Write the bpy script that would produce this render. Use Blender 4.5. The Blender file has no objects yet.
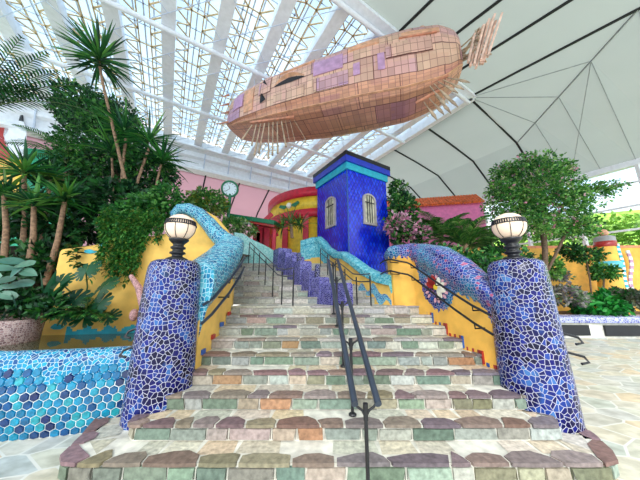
import bpy, bmesh, math, random
from mathutils import Vector, Matrix
R = random.Random(7)
C = bpy.context.scene.collection
sc = bpy.context.scene
PI = math.pi
V = Vector

# ------------------------------------------------------------------ camera
EYE = 1.67
PITCH = math.radians(11.77)
F = 240.0
cam = bpy.data.objects.new('camera', bpy.data.cameras.new('camera'))
C.objects.link(cam)
cam.location = (0, 0, EYE)
cam.rotation_euler = (PI/2 + PITCH, 0, 0)
cam.data.sensor_width = 36
cam.data.lens = F/640*36
cam.data.clip_end = 300
sc.camera = cam

def W(px, py, d):
    """site survey: bearing read from the photograph + a distance -> a point in the hall"""
    u = (px-320)/F; v = (240-py)/F
    fy = math.cos(PITCH) - v*math.sin(PITCH)
    fz = math.sin(PITCH) + v*math.cos(PITCH)
    k = d/fy
    return V((u*k, d, EYE + fz*k))

def lerp(a, b, t): return a + (b-a)*t
def interp(tab, t):
    if t <= tab[0][0]: return tab[0][1]
    for (a, x), (b, y) in zip(tab, tab[1:]):
        if t <= b: return x + (y-x)*(t-a)/(b-a)
    return tab[-1][1]
def lin(c):
    return tuple(((x/255)/12.92 if x/255 <= .04045 else ((x/255+.055)/1.055)**2.4) for x in c)

# ------------------------------------------------------------------ materials
def nodes(name):
    m = bpy.data.materials.new(name); m.use_nodes = True
    nt = m.node_tree; nt.nodes.clear()
    out = nt.nodes.new('ShaderNodeOutputMaterial')
    return m, nt, out
def N(nt, t, **kw):
    n = nt.nodes.new(t)
    for k, v in kw.items(): setattr(n, k, v)
    return n
def ramp(nt, stops, const=False):
    n = N(nt, 'ShaderNodeValToRGB')
    if const: n.color_ramp.interpolation = 'CONSTANT'
    e = n.color_ramp.elements
    while len(e) < len(stops): e.new(.5)
    for i, (p, c) in enumerate(stops):
        e[i].position = p; e[i].color = (*lin(c), 1)
    return n
def mixc(nt, a, b, fac, mode='MIX'):
    n = N(nt, 'ShaderNodeMix', data_type='RGBA', blend_type=mode)
    for sock, val in ((n.inputs[0], fac), (n.inputs[6], a), (n.inputs[7], b)):
        if isinstance(val, bpy.types.NodeSocket): nt.links.new(val, sock)
        elif isinstance(val, (int, float)): sock.default_value = val
        else: sock.default_value = (*lin(val), 1)
    return n.outputs[2]
def math_(nt, op, a, b=0.0):
    n = N(nt, 'ShaderNodeMath', operation=op)
    for i, val in enumerate((a, b)):
        if isinstance(val, bpy.types.NodeSocket): nt.links.new(val, n.inputs[i])
        else: n.inputs[i].default_value = val
    return n.outputs[0]
def principled(nt, out, rough=.5, spec=.5, metal=0.0):
    p = N(nt, 'ShaderNodeBsdfPrincipled')
    p.inputs['Roughness'].default_value = rough
    p.inputs['Metallic'].default_value = metal
    p.inputs['Specular IOR Level'].default_value = spec
    nt.links.new(p.outputs[0], out.inputs[0])
    return p
def bump(nt, p, h, strength=.3, dist=.01):
    b = N(nt, 'ShaderNodeBump'); b.inputs['Strength'].default_value = strength; b.inputs['Distance'].default_value = dist
    nt.links.new(h, b.inputs['Height']); nt.links.new(b.outputs[0], p.inputs['Normal'])

def plain(name, col, rough=.5, metal=0.0, spec=.5, var=.06, scale=6, emit=0.0):
    m, nt, out = nodes(name)
    p = principled(nt, out, rough, spec, metal)
    tc = N(nt, 'ShaderNodeTexCoord'); no = N(nt, 'ShaderNodeTexNoise'); no.inputs['Scale'].default_value = scale
    no.inputs['Detail'].default_value = 4
    nt.links.new(tc.outputs['Object'], no.inputs['Vector'])
    lo = tuple(max(0, c*(1-var*2)) for c in col); hi = tuple(min(255, c*(1+var)) for c in col)
    rp = ramp(nt, [(.3, lo), (.7, hi)]); nt.links.new(no.outputs[0], rp.inputs[0])
    nt.links.new(rp.outputs[0], p.inputs['Base Color'])
    if emit:
        nt.links.new(rp.outputs[0], p.inputs['Emission Color']); p.inputs['Emission Strength'].default_value = emit
    return m

def attr_mat(name, rough=.6, noise=.25, scale=14, spec=.4, bmp=.35, transl=0.0):
    """colour carried by each stone / leaf / tile of the thing itself"""
    m, nt, out = nodes(name)
    p = principled(nt, out, rough, spec)
    at = N(nt, 'ShaderNodeAttribute', attribute_name='Col')
    tc = N(nt, 'ShaderNodeTexCoord'); no = N(nt, 'ShaderNodeTexNoise')
    no.inputs['Scale'].default_value = scale; no.inputs['Detail'].default_value = 5
    nt.links.new(tc.outputs['Object'], no.inputs['Vector'])
    rp = ramp(nt, [(.25, (int(255*(1-noise)),)*3), (.75, (255, 255, 255))]); nt.links.new(no.outputs[0], rp.inputs[0])
    col = mixc(nt, at.outputs['Color'], rp.outputs[0], 1.0, 'MULTIPLY')
    nt.links.new(col, p.inputs['Base Color'])
    if bmp: bump(nt, p, no.outputs[0], bmp, .012)
    if transl:
        tr = N(nt, 'ShaderNodeBsdfTranslucent'); nt.links.new(col, tr.inputs[0])
        mx = N(nt, 'ShaderNodeMixShader'); mx.inputs[0].default_value = transl
        nt.links.new(p.outputs[0], mx.inputs[1]); nt.links.new(tr.outputs[0], mx.inputs[2]); nt.links.new(mx.outputs[0], out.inputs[0])
    return m

def mosaic(name, stops, scale=14, grout=(235, 238, 245), gw=.07, rnd=.85, rough=.22, patch=None, patch_scale=2.0, stretch=(1, 1)):
    """broken-tile mosaic: voronoi shards in the surface's own UV metres"""
    m, nt, out = nodes(name)
    p = principled(nt, out, rough, .3)
    uv = N(nt, 'ShaderNodeUVMap')
    mp = N(nt, 'ShaderNodeMapping'); mp.inputs['Scale'].default_value = (stretch[0], stretch[1], 1)
    nt.links.new(uv.outputs[0], mp.inputs[0])
    v1 = N(nt, 'ShaderNodeTexVoronoi', voronoi_dimensions='2D', feature='F1')
    v2 = N(nt, 'ShaderNodeTexVoronoi', voronoi_dimensions='2D', feature='DISTANCE_TO_EDGE')
    for v in (v1, v2):
        v.inputs['Scale'].default_value = scale; v.inputs['Randomness'].default_value = rnd
        nt.links.new(mp.outputs[0], v.inputs['Vector'])
    sp = N(nt, 'ShaderNodeSeparateColor'); nt.links.new(v1.outputs['Color'], sp.inputs[0])
    rp = ramp(nt, stops); nt.links.new(sp.outputs[0], rp.inputs[0])
    col = rp.outputs[0]
    if patch:
        no = N(nt, 'ShaderNodeTexNoise'); no.inputs['Scale'].default_value = patch_scale; no.inputs['Detail'].default_value = 1
        nt.links.new(v1.outputs['Position'], no.inputs['Vector'])
        mm = N(nt, 'ShaderNodeMapping'); mm.inputs['Scale'].default_value = (1/scale,)*3
        r2 = ramp(nt, patch); nt.links.new(sp.outputs[1], r2.inputs[0])
        no2 = N(nt, 'ShaderNodeTexNoise'); no2.inputs['Scale'].default_value = patch_scale; no2.inputs['Detail'].default_value = 1
        nt.links.new(uv.outputs[0], no2.inputs['Vector'])
        f = ramp(nt, [(.5, (0, 0, 0)), (.58, (255, 255, 255))]); nt.links.new(no2.outputs[0], f.inputs[0])
        col = mixc(nt, col, r2.outputs[0], f.outputs[0])
    g = ramp(nt, [(0, (255,)*3), (gw*.75, (255,)*3), (gw, (0, 0, 0))]); nt.links.new(v2.outputs['Distance'], g.inputs[0])
    col = mixc(nt, col, grout, g.outputs[0])
    nt.links.new(col, p.inputs['Base Color'])
    rr = math_(nt, 'MULTIPLY_ADD', g.outputs[0], .5); 
    hb = ramp(nt, [(0, (0, 0, 0)), (gw*1.6, (255,)*3)]); nt.links.new(v2.outputs['Distance'], hb.inputs[0])
    bump(nt, p, hb.outputs[0], .5, .01)
    return m

def glassy(name, tint=(235, 245, 255), gloss=.06):
    m, nt, out = nodes(name)
    t = N(nt, 'ShaderNodeBsdfTransparent'); t.inputs[0].default_value = (*lin(tint), 1)
    g = N(nt, 'ShaderNodeBsdfGlossy'); g.inputs['Roughness'].default_value = .05
    mx = N(nt, 'ShaderNodeMixShader'); mx.inputs[0].default_value = gloss
    nt.links.new(t.outputs[0], mx.inputs[1]); nt.links.new(g.outputs[0], mx.inputs[2]); nt.links.new(mx.outputs[0], out.inputs[0])
    return m

M = {}
M['stone'] = attr_mat('flagstone', rough=.6, noise=.3, scale=22, bmp=.5)
M['leaf'] = attr_mat('leaf', rough=.42, noise=.25, scale=5, bmp=0, transl=.25)
M['hex'] = attr_mat('glazed_tile', rough=.16, noise=.3, scale=22, spec=.6, bmp=.1)
M['grout'] = plain('grout', (222, 228, 226), .8)
M['mortar'] = plain('mortar', (214, 212, 200), .85, var=.08, scale=7)
BL = [(0, (5, 4, 36)), (.4, (10, 9, 66)), (.7, (13, 14, 94)), (.9, (20, 32, 118)), (1, (40, 72, 148))]
M['pillar'] = mosaic('pillar_mosaic', BL, 19, (188, 188, 206), .06, 1.0, patch=[(0, (8, 10, 76)), (.5, (18, 36, 118)), (.85, (34, 74, 146)), (1, (68, 116, 172))], patch_scale=2.4)
M['left_wave'] = mosaic('wave_mosaic', [(0, (16, 84, 130)), (.4, (36, 132, 172)), (.75, (64, 164, 190)), (1, (110, 190, 206))], 19, (176, 218, 228), .08, .7, stretch=(1.25, .8))
M['right_wave'] = mosaic('right_wave_mosaic', [(0, (26, 24, 96)), (.35, (44, 44, 130)), (.6, (30, 90, 150)), (.85, (70, 76, 160)), (.95, (150, 70, 110)), (1, (186, 96, 130))], 21, (176, 176, 204), .066, .9, patch=[(0, (12, 74, 124)), (.6, (24, 112, 152)), (1, (60, 150, 180))], patch_scale=1.1)
M['divider'] = mosaic('divider_mosaic', [(0, (34, 28, 104)), (.5, (64, 58, 146)), (1, (120, 116, 190))], 24, (170, 170, 206), .07, .9)
M['teal'] = mosaic('teal_mosaic', [(0, (40, 150, 180)), (.5, (70, 180, 195)), (1, (150, 215, 220))], 22, (170, 220, 226), .06, .9)
M['paleteal'] = mosaic('pale_teal_mosaic', [(0, (120, 195, 190)), (.5, (150, 210, 205)), (1, (180, 225, 220))], 22, (190, 226, 222), .05, .9)
M['bluejag'] = mosaic('blue_shard_mosaic', [(0, (18, 90, 160)), (.5, (30, 140, 190)), (1, (90, 190, 215))], 24, (205, 225, 230), .08, .9)
M['poolband'] = mosaic('pool_rim_mosaic', [(0, (10, 60, 124)), (.35, (12, 116, 166)), (.8, (30, 154, 186)), (1, (20, 28, 100))], 21, (196, 220, 226), .066, .95)
M['potmosaic'] = mosaic('pot_mosaic', [(0, (120, 92, 96)), (.5, (160, 128, 128)), (1, (196, 170, 165))], 30, (214, 200, 196), .08, .9)
M['planter'] = mosaic('planter_mosaic', [(0, (70, 76, 150)), (.5, (120, 130, 190)), (1, (180, 188, 220))], 16, (215, 218, 232), .08, .9)
M['cyan'] = plain('cyan_paint', (40, 178, 200), .5)
M['yellow'] = plain('yellow_plaster', (244, 198, 100), .75, var=.05, scale=3)
M['orange_yellow'] = plain('orange_yellow_plaster', (243, 186, 82), .75, var=.05, scale=3)
M['redtile'] = plain('red_tile', (168, 48, 44), .3)
M['bluetile'] = plain('blue_tile', (40, 90, 170), .3)
M['white'] = plain('white_paint', (236, 238, 242), .45, var=.02)
M['pure'] = plain('white_petal', (248, 244, 225), .4, var=.02)
M['black'] = plain('black_iron', (24, 25, 30), .35, var=.1, spec=.5)
M['rail'] = plain('dark_rail', (58, 66, 80), .28, metal=.35, var=.05)
M['globe'] = plain('lamp_glass', (250, 222, 196), .25, var=.01, emit=.04)
M['seam'] = plain('black_seam', (26, 28, 30), .7)
M['thinseam'] = plain('grey_seam', (140, 146, 144), .8)
M['gold'] = plain('tan_steel', (226, 196, 146), .5)
M['steel'] = plain('pale_steel', (205, 215, 232), .4, var=.03)
M['soil'] = plain('soil', (74, 58, 42), .95, var=.2)
M['bark'] = plain('bark', (150, 118, 92), .85, var=.16, scale=20)
M['darkbark'] = plain('dark_bark', (104, 84, 66), .85, var=.16, scale=20)
M['pink'] = plain('pink_plaster', (238, 130, 186), .7, var=.03)
M['pinkpale'] = plain('pink_panel', (226, 170, 184), .7, var=.03)
M['red'] = plain('red_paint', (204, 30, 56), .45)
M['brightyellow'] = plain('bright_yellow_paint', (246, 206, 60), .5)
M['green'] = plain('green_paint', (32, 120, 84), .4)
M['dial'] = plain('clock_dial', (226, 240, 246), .4, var=.01)
M['orangeroof'] = plain('orange_roof_tile', (232, 112, 60), .55, var=.1)
M['grass'] = plain('grass', (150, 196, 70), .9, var=.2, scale=1.2)
M['muralteal'] = plain('mural_green', (20, 160, 120), .6, var=.14, scale=2)
M['dark'] = plain('dark_recess', (26, 28, 34), .6)
M['pale'] = plain('pale_concrete', (214, 214, 206), .7)
M['grey'] = plain('grey_concrete', (160, 160, 160), .8)
M['glass'] = glassy('roof_glass', (182, 206, 222), .05)
M['clear'] = glassy('window_glass', (244, 250, 250), .05)

def make_membrane(name, col, tcol, fac):
    m, nt, out = nodes(name)
    d = N(nt, 'ShaderNodeBsdfDiffuse'); t = N(nt, 'ShaderNodeBsdfTranslucent'); mx = N(nt, 'ShaderNodeMixShader')
    tc = N(nt, 'ShaderNodeTexCoord'); no = N(nt, 'ShaderNodeTexNoise'); no.inputs['Scale'].default_value = .5
    nt.links.new(tc.outputs['Object'], no.inputs['Vector'])
    rp = ramp(nt, [(.3, tuple(c*.96 for c in col)), (.7, col)]); nt.links.new(no.outputs[0], rp.inputs[0])
    nt.links.new(rp.outputs[0], d.inputs[0]); t.inputs[0].default_value = (*lin(tcol), 1)
    mx.inputs[0].default_value = fac
    nt.links.new(d.outputs[0], mx.inputs[1]); nt.links.new(t.outputs[0], mx.inputs[2]); nt.links.new(mx.outputs[0], out.inputs[0])
    return m
M['membrane'] = make_membrane('roof_membrane', (168, 174, 168), (160, 168, 160), .3)
M['pinkbounce'] = make_membrane('pink_bounce_membrane', (206, 158, 168), (206, 160, 170), .3)  # same roof membrane, with reflected pink light put into its colour

def make_floor():
    m, nt, out = nodes('crazy_paving')
    p = principled(nt, out, .5, .4)
    tc = N(nt, 'ShaderNodeTexCoord')
    mp = N(nt, 'ShaderNodeMapping'); mp.inputs['Scale'].default_value = (1, 1.45, 1); mp.inputs['Rotation'].default_value = (0, 0, .35)
    nt.links.new(tc.outputs['Object'], mp.inputs[0])
    v1 = N(nt, 'ShaderNodeTexVoronoi', voronoi_dimensions='2D', feature='F1'); v2 = N(nt, 'ShaderNodeTexVoronoi', voronoi_dimensions='2D', feature='DISTANCE_TO_EDGE')
    for v in (v1, v2):
        v.inputs['Scale'].default_value = 2.2; nt.links.new(mp.outputs[0], v.inputs['Vector'])
    sp = N(nt, 'ShaderNodeSeparateColor'); nt.links.new(v1.outputs['Color'], sp.inputs[0])
    rp = ramp(nt, [(0, (196, 204, 194)), (.25, (222, 214, 190)), (.45, (206, 208, 204)), (.65, (226, 206, 172)), (.8, (190, 198, 196)), (1, (232, 226, 210))])
    nt.links.new(sp.outputs[0], rp.inputs[0])
    no = N(nt, 'ShaderNodeTexNoise'); no.inputs['Scale'].default_value = 5; no.inputs['Detail'].default_value = 6
    nt.links.new(mp.outputs[0], no.inputs['Vector'])
    r2 = ramp(nt, [(.3, (205, 205, 200)), (.65, (255, 255, 255))]); nt.links.new(no.outputs[0], r2.inputs[0])
    col = mixc(nt, rp.outputs[0], r2.outputs[0], 1.0, 'MULTIPLY')
    g = ramp(nt, [(0, (255,)*3), (.025, (255,)*3), (.04, (0,)*3)]); nt.links.new(v2.outputs['Distance'], g.inputs[0])
    col = mixc(nt, col, (214, 214, 206), g.outputs[0])
    nt.links.new(col, p.inputs['Base Color']); bump(nt, p, no.outputs[0], .2, .01)
    return m
M['floor'] = make_floor()

def make_scale_tiles():
    """royal-blue diamond tiles of the tower, in UV metres"""
    m, nt, out = nodes('diamond_tiles')
    p = principled(nt, out, .2, .5)
    uv = N(nt, 'ShaderNodeUVMap'); s = N(nt, 'ShaderNodeSeparateXYZ'); nt.links.new(uv.outputs[0], s.inputs[0])
    u = math_(nt, 'MULTIPLY', s.outputs[0], 6.2); v = math_(nt, 'MULTIPLY', s.outputs[1], 3.6)
    a = math_(nt, 'ADD', u, v); b = math_(nt, 'SUBTRACT', u, v)
    fa = math_(nt, 'FRACT', a); fb = math_(nt, 'FRACT', b)
    mn = math_(nt, 'MINIMUM', fa, fb)
    ia = math_(nt, 'FLOOR', a); ib = math_(nt, 'FLOOR', b)
    cx = N(nt, 'ShaderNodeCombineXYZ'); nt.links.new(ia, cx.inputs[0]); nt.links.new(ib, cx.inputs[1])
    wn = N(nt, 'ShaderNodeTexWhiteNoise', noise_dimensions='2D'); nt.links.new(cx.outputs[0], wn.inputs['Vector'])
    rp = ramp(nt, [(0, (4, 30, 200)), (.5, (8, 46, 226)), (1, (24, 76, 240))]); nt.links.new(wn.outputs['Value'], rp.inputs[0])
    g = ramp(nt, [(0, (255,)*3), (.1, (255,)*3), (.14, (0,)*3)]); nt.links.new(mn, g.inputs[0])
    col = mixc(nt, rp.outputs[0], (12, 16, 110), g.outputs[0])
    nt.links.new(col, p.inputs['Base Color'])
    bump(nt, p, mn, .6, .03)
    return m
M['tower'] = make_scale_tiles()

def make_plates(name='hull_plating', shift=0.0):
    """patchwork of riveted copper-pink, lavender and tan plates, in UV metres"""
    m, nt, out = nodes(name)
    p = principled(nt, out, .45, .4, .1)
    uv = N(nt, 'ShaderNodeUVMap')
    def brick(w, h, off):
        b = N(nt, 'ShaderNodeTexBrick'); b.offset = off; b.inputs['Scale'].default_value = 1
        b.inputs['Brick Width'].default_value = w; b.inputs['Row Height'].default_value = h
        nt.links.new(uv.outputs[0], b.inputs['Vector']); return b
    big = brick(1.25, .62, .37); big.inputs['Mortar Size'].default_value = .012
    big.inputs['Color1'].default_value = (0, 0, 0, 1); big.inputs['Color2'].default_value = (1, 1, 1, 1); big.inputs['Mortar'].default_value = (0, 0, 0, 1)
    small = brick(.2, .2, 0); small.inputs['Mortar Size'].default_value = .008
    small.inputs['Color1'].default_value = (0, 0, 0, 1); small.inputs['Color2'].default_value = (1, 1, 1, 1)
    mid = brick(.55, .31, .21); mid.inputs['Mortar Size'].default_value = 0
    mid.inputs['Color1'].default_value = (0, 0, 0, 1); mid.inputs['Color2'].default_value = (1, 1, 1, 1)
    rp = ramp(nt, [(0, (232, 182, 154)), (.3, (238, 196, 166)), (.55, (228, 174, 160)), (.8, (214, 170, 186)), (1, (202, 160, 194))])
    f = math_(nt, 'ADD', math_(nt, 'MULTIPLY', big.outputs[0], .7), math_(nt, 'MULTIPLY', mid.outputs[0], .3))
    nt.links.new(f, rp.inputs[0])
    r2 = ramp(nt, [(0, (222, 222, 222)), (1, (255, 255, 255))]); nt.links.new(small.outputs[0], r2.inputs[0])
    col = mixc(nt, rp.outputs[0], r2.outputs[0], 1.0, 'MULTIPLY')
    col = mixc(nt, col, (150, 100, 92), math_(nt, 'MULTIPLY', small.outputs['Fac'], .8))
    col = mixc(nt, col, (110, 66, 60), big.outputs['Fac'])
    nt.links.new(col, p.inputs['Base Color'])
    bump(nt, p, math_(nt, 'SUBTRACT', 1.0, small.outputs['Fac']), .4, .01)
    return m
M['hull'] = make_plates()
M['copper'] = plain('copper_plate', (224, 166, 130), .45, var=.08)
M['lavender'] = plain('lavender_plate', (194, 150, 184), .45, var=.06)
M['hullunder'] = plain('rust_plate', (204, 136, 106), .5, var=.1)
M['oar'] = plain('oar_wood', (182, 158, 132), .6, var=.12)
M['tailwood'] = plain('tail_wood', (236, 194, 172), .6, var=.1)

def make_water():
    m, nt, out = nodes('pond_water')
    p = principled(nt, out, .03, .6)
    p.inputs['Base Color'].default_value = (*lin((70, 74, 50)), 1)
    no = N(nt, 'ShaderNodeTexNoise'); no.inputs['Scale'].default_value = 5
    tc = N(nt, 'ShaderNodeTexCoord'); nt.links.new(tc.outputs['Object'], no.inputs['Vector'])
    bump(nt, p, no.outputs[0], .04, .02)
    return m
M['water'] = make_water()

# ------------------------------------------------------------------ object helpers
def tag(o, label=None, cat=None, group=None, kind=None):
    if label: o['label'] = label
    if cat: o['category'] = cat
    if group: o['group'] = group
    if kind: o['kind'] = kind
    return o
def empty(name, loc, label=None, cat=None, group=None, kind=None):
    o = bpy.data.objects.new(name, None); C.objects.link(o); o.location = loc; o.empty_display_size = .1
    return tag(o, label, cat, group, kind)

class MB:
    """collects faces with material, colour and uv, then links them as ONE mesh object"""
    def __init__(s): s.v = []; s.f = []; s.m = []; s.c = []; s.uv = []; s.sm = []
    def face(s, pts, mat=0, col=None, uv=None, smooth=False):
        b = len(s.v); s.v += [tuple(p) for p in pts]
        s.f.append(tuple(range(b, b+len(pts)))); s.m.append(mat); s.c.append(col); s.uv.append(uv); s.sm.append(smooth)
    def grid(s, rows, mat=0, col=None, uvs=None, smooth=True, close=False, matf=None, flip=False):
        """rows: list of rows of points, shared vertices"""
        b = len(s.v); n = len(rows[0])
        for r in rows: s.v += [tuple(p) for p in r]
        for i in range(len(rows)-1):
            for j in range(n if close else n-1):
                k = (j+1) % n
                q = (b+i*n+j, b+i*n+k, b+(i+1)*n+k, b+(i+1)*n+j)
                u = None
                if uvs:
                    u = [uvs[i][j], uvs[i][j+1], uvs[i+1][j+1], uvs[i+1][j]]
                if flip: q = q[::-1]; u = u[::-1] if u else None
                s.f.append(q); s.m.append(matf(i, j) if matf else mat); s.c.append(col); s.uv.append(u); s.sm.append(smooth)
    def box(s, lo, hi, mat=0, col=None, mtx=None):
        x0, y0, z0 = lo; x1, y1, z1 = hi
        P = [V(p) for p in ((x0,y0,z0),(x1,y0,z0),(x1,y1,z0),(x0,y1,z0),(x0,y0,z1),(x1,y0,z1),(x1,y1,z1),(x0,y1,z1))]
        if mtx: P = [mtx @ p for p in P]
        for q in ((0,3,2,1),(4,5,6,7),(0,1,5,4),(1,2,6,5),(2,3,7,6),(3,0,4,7)): s.face([P[i] for i in q], mat, col)
    def beam(s, a, b, w, h, mat=0, col=None, up=V((0,0,1))):
        a = V(a); b = V(b); d = (b-a).normalized()
        if abs(d.dot(up)) > .99: up = V((1,0,0))
        x = d.cross(up).normalized(); z = x.cross(d)
        P = [p + x*sx*w/2 + z*sz*h/2 for p in (a, b) for sx, sz in ((-1,-1),(1,-1),(1,1),(-1,1))]
        for q in ((3,2,1,0),(4,5,6,7),(0,1,5,4),(1,2,6,5),(2,3,7,6),(3,0,4,7)): s.face([P[i] for i in q], mat, col)
    def tube(s, pts, r, n=8, mat=0, col=None, cap=True):
        pts = [V(p) for p in pts]; rr = r if isinstance(r, (list, tuple)) else [r]*len(pts)
        rows = []; prev = None
        for i, p in enumerate(pts):
            d = (pts[min(i+1, len(pts)-1)] - pts[max(i-1, 0)]).normalized()
            ref = prev if prev is not None else (V((0,0,1)) if abs(d.z) < .9 else V((1,0,0)))
            x = (ref - d*ref.dot(d)).normalized(); y = d.cross(x); prev = x
            rows.append([p + (x*math.cos(2*PI*k/n) + y*math.sin(2*PI*k/n))*rr[i] for k in range(n)])
        s.grid(rows, mat, col, close=True)
        if cap:
            s.face(rows[0][::-1], mat, col); s.face(rows[-1], mat, col)
    def lathe(s, prof, c, n=32, mat=0, col=None):
        """prof: (r, z) list"""
        rows = [[V((c[0]+r*math.cos(2*PI*k/n), c[1]+r*math.sin(2*PI*k/n), c[2]+z)) for k in range(n)] for r, z in prof]
        L = [0]
        for (r0, z0), (r1, z1) in zip(prof, prof[1:]): L.append(L[-1]+math.hypot(r1-r0, z1-z0))
        rm = max(r for r, z in prof)
        uvs = [[(2*PI*k/n*rm, L[i]) for k in range(n+1)] for i in range(len(prof))]
        s.grid(rows, mat, col, uvs=uvs, close=True)
    def sphere(s, c, r, n=20, m=12, mat=0, col=None, sq=(1,1,1)):
        rows = []
        for i in range(m+1):
            t = -PI/2 + PI*i/m
            t = max(-PI/2+.01, min(PI/2-.01, t))
            rows.append([V((c[0]+r*sq[0]*math.cos(t)*math.cos(2*PI*k/n), c[1]+r*sq[1]*math.cos(t)*math.sin(2*PI*k/n), c[2]+r*sq[2]*math.sin(t))) for k in range(n)])
        s.grid(rows, mat, col, close=True)
    def prism(s, outline, ext, mat=0, col=None, sidecol=None):
        """outline: points of a polygon; ext: vector of extrusion"""
        o = [V(p) for p in outline]; e = V(ext); q = [p+e for p in o]
        s.face(q, mat, col); s.face(o[::-1], mat, col)
        for i in range(len(o)):
            j = (i+1) % len(o); s.face([o[i], o[j], q[j], q[i]], mat, sidecol or col)
    def build(s, name, mats, parent=None, loc=None, weld=False, kind=None):
        if not isinstance(mats, (list, tuple)): mats = [mats]
        me = bpy.data.meshes.new(name)
        org = V((0,0,0))
        if parent is not None: org = V(parent_world(parent))
        elif loc is not None: org = V(loc)
        me.from_pydata([tuple(V(p)-org) for p in s.v], [], s.f)
        for m in mats: me.materials.append(m)
        me.polygons.foreach_set('material_index', s.m)
        me.polygons.foreach_set('use_smooth', s.sm)
        if any(c is not None for c in s.c):
            ca = me.color_attributes.new('Col', 'FLOAT_COLOR', 'CORNER')
            arr = []
            for p, c in zip(me.polygons, s.c):
                c = c or (.5, .5, .5); arr += [c[0], c[1], c[2], 1.0]*p.loop_total
            ca.data.foreach_set('color', arr)
        if any(u is not None for u in s.uv):
            ul = me.uv_layers.new(name='UVMap'); arr = []
            for p, u in zip(me.polygons, s.uv):
                for k in range(p.loop_total): arr += list(u[k]) if u else [0.0, 0.0]
            ul.data.foreach_set('uv', arr)
        if weld:
            bm = bmesh.new(); bm.from_mesh(me); bmesh.ops.remove_doubles(bm, verts=bm.verts, dist=1e-4); bm.to_mesh(me); bm.free()
        me.update()
        o = bpy.data.objects.new(name, me); C.objects.link(o)
        if parent is not None: o.parent = parent
        else: o.location = org
        if kind: o['kind'] = kind
        return o
def parent_world(p):
    w = V((0,0,0))
    while p is not None:
        w = w + p.location; p = p.parent
    return w

# ------------------------------------------------------------------ floor
b = MB(); b.face([(-30,-6,0),(30,-6,0),(30,30,0),(-30,30,0)])
b.build('floor', M['floor'], kind='structure')

# ------------------------------------------------------------------ the stone staircase
RISE = .15
def front(i): return 2.21 + .315*i if i <= 9 else 5.9 + .315*(i-10)
RISER = [(139,154,137),(156,165,154),(117,135,115),(171,159,141),(176,158,148),(163,176,163),(130,128,107),(148,145,135),(186,193,182),(139,152,139),(182,139,107),(172,178,169),(130,148,130),(146,159,146),(176,169,156),(120,137,120),(159,163,154),(189,178,159),(122,139,126),(163,158,130)]
NOSE = [(133,110,114),(144,119,112),(128,114,124),(149,135,121),(139,116,119),(151,140,116),(132,121,121),(139,109,102),(154,146,137)]
BACK = [(226,212,186),(218,208,188),(224,214,194),(212,208,192),(226,206,176)]
UPR = [(192,196,188),(206,204,192),(180,184,176),(212,206,190),(196,188,176),(220,216,206),(186,178,166)]
UPN = [(206,202,192),(194,188,182),(214,208,196),(184,180,176)]
def jit(c, a=10):
    k = R.uniform(-a, a); return lin(tuple(max(0, min(255, x+k+R.uniform(-a*.4, a*.4))) for x in c))
class Path:
    def __init__(s, pts):
        s.p = [V((x, y, 0)) for x, y in pts]; s.L = [0]
        for a, c in zip(s.p, s.p[1:]): s.L.append(s.L[-1]+(c-a).length)
    def at(s, t):
        n = len(s.p)
        for i in range(n-1):
            if t <= s.L[i+1] or i == n-2:
                a, c = s.p[i], s.p[i+1]; d = (c-a).normalized()
                p = a + d*(t-s.L[i]); break
        # smoothed normal pointing inwards (left of travel)
        def tang(k): return (s.p[k+1]-s.p[k]).normalized()
        k = (t-s.L[i])/max(1e-6, s.L[i+1]-s.L[i])
        t0 = (tang(max(i-1,0))+tang(i)).normalized(); t1 = (tang(i)+tang(min(i+1,n-2))).normalized()
        d = (t0*(1-k)+t1*k).normalized()
        return p, V((-d.y, d.x, 0))
def round_path(pts, r=.2, n=5):
    """polyline with rounded corners"""
    out = [pts[0]]
    for a, c, e in zip(pts, pts[1:], pts[2:]):
        a, c, e = V((*a,0)), V((*c,0)), V((*e,0))
        d0, d1 = (a-c), (e-c); k = min(r, d0.length*.45, d1.length*.45)
        p0, p1 = c+d0.normalized()*k, c+d1.normalized()*k
        for i in range(n+1):
            t = i/n; q = p0*(1-t)**2 + c*2*t*(1-t) + p1*t*t; out.append((q.x, q.y))
    out.append(pts[-1]); return out

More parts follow.
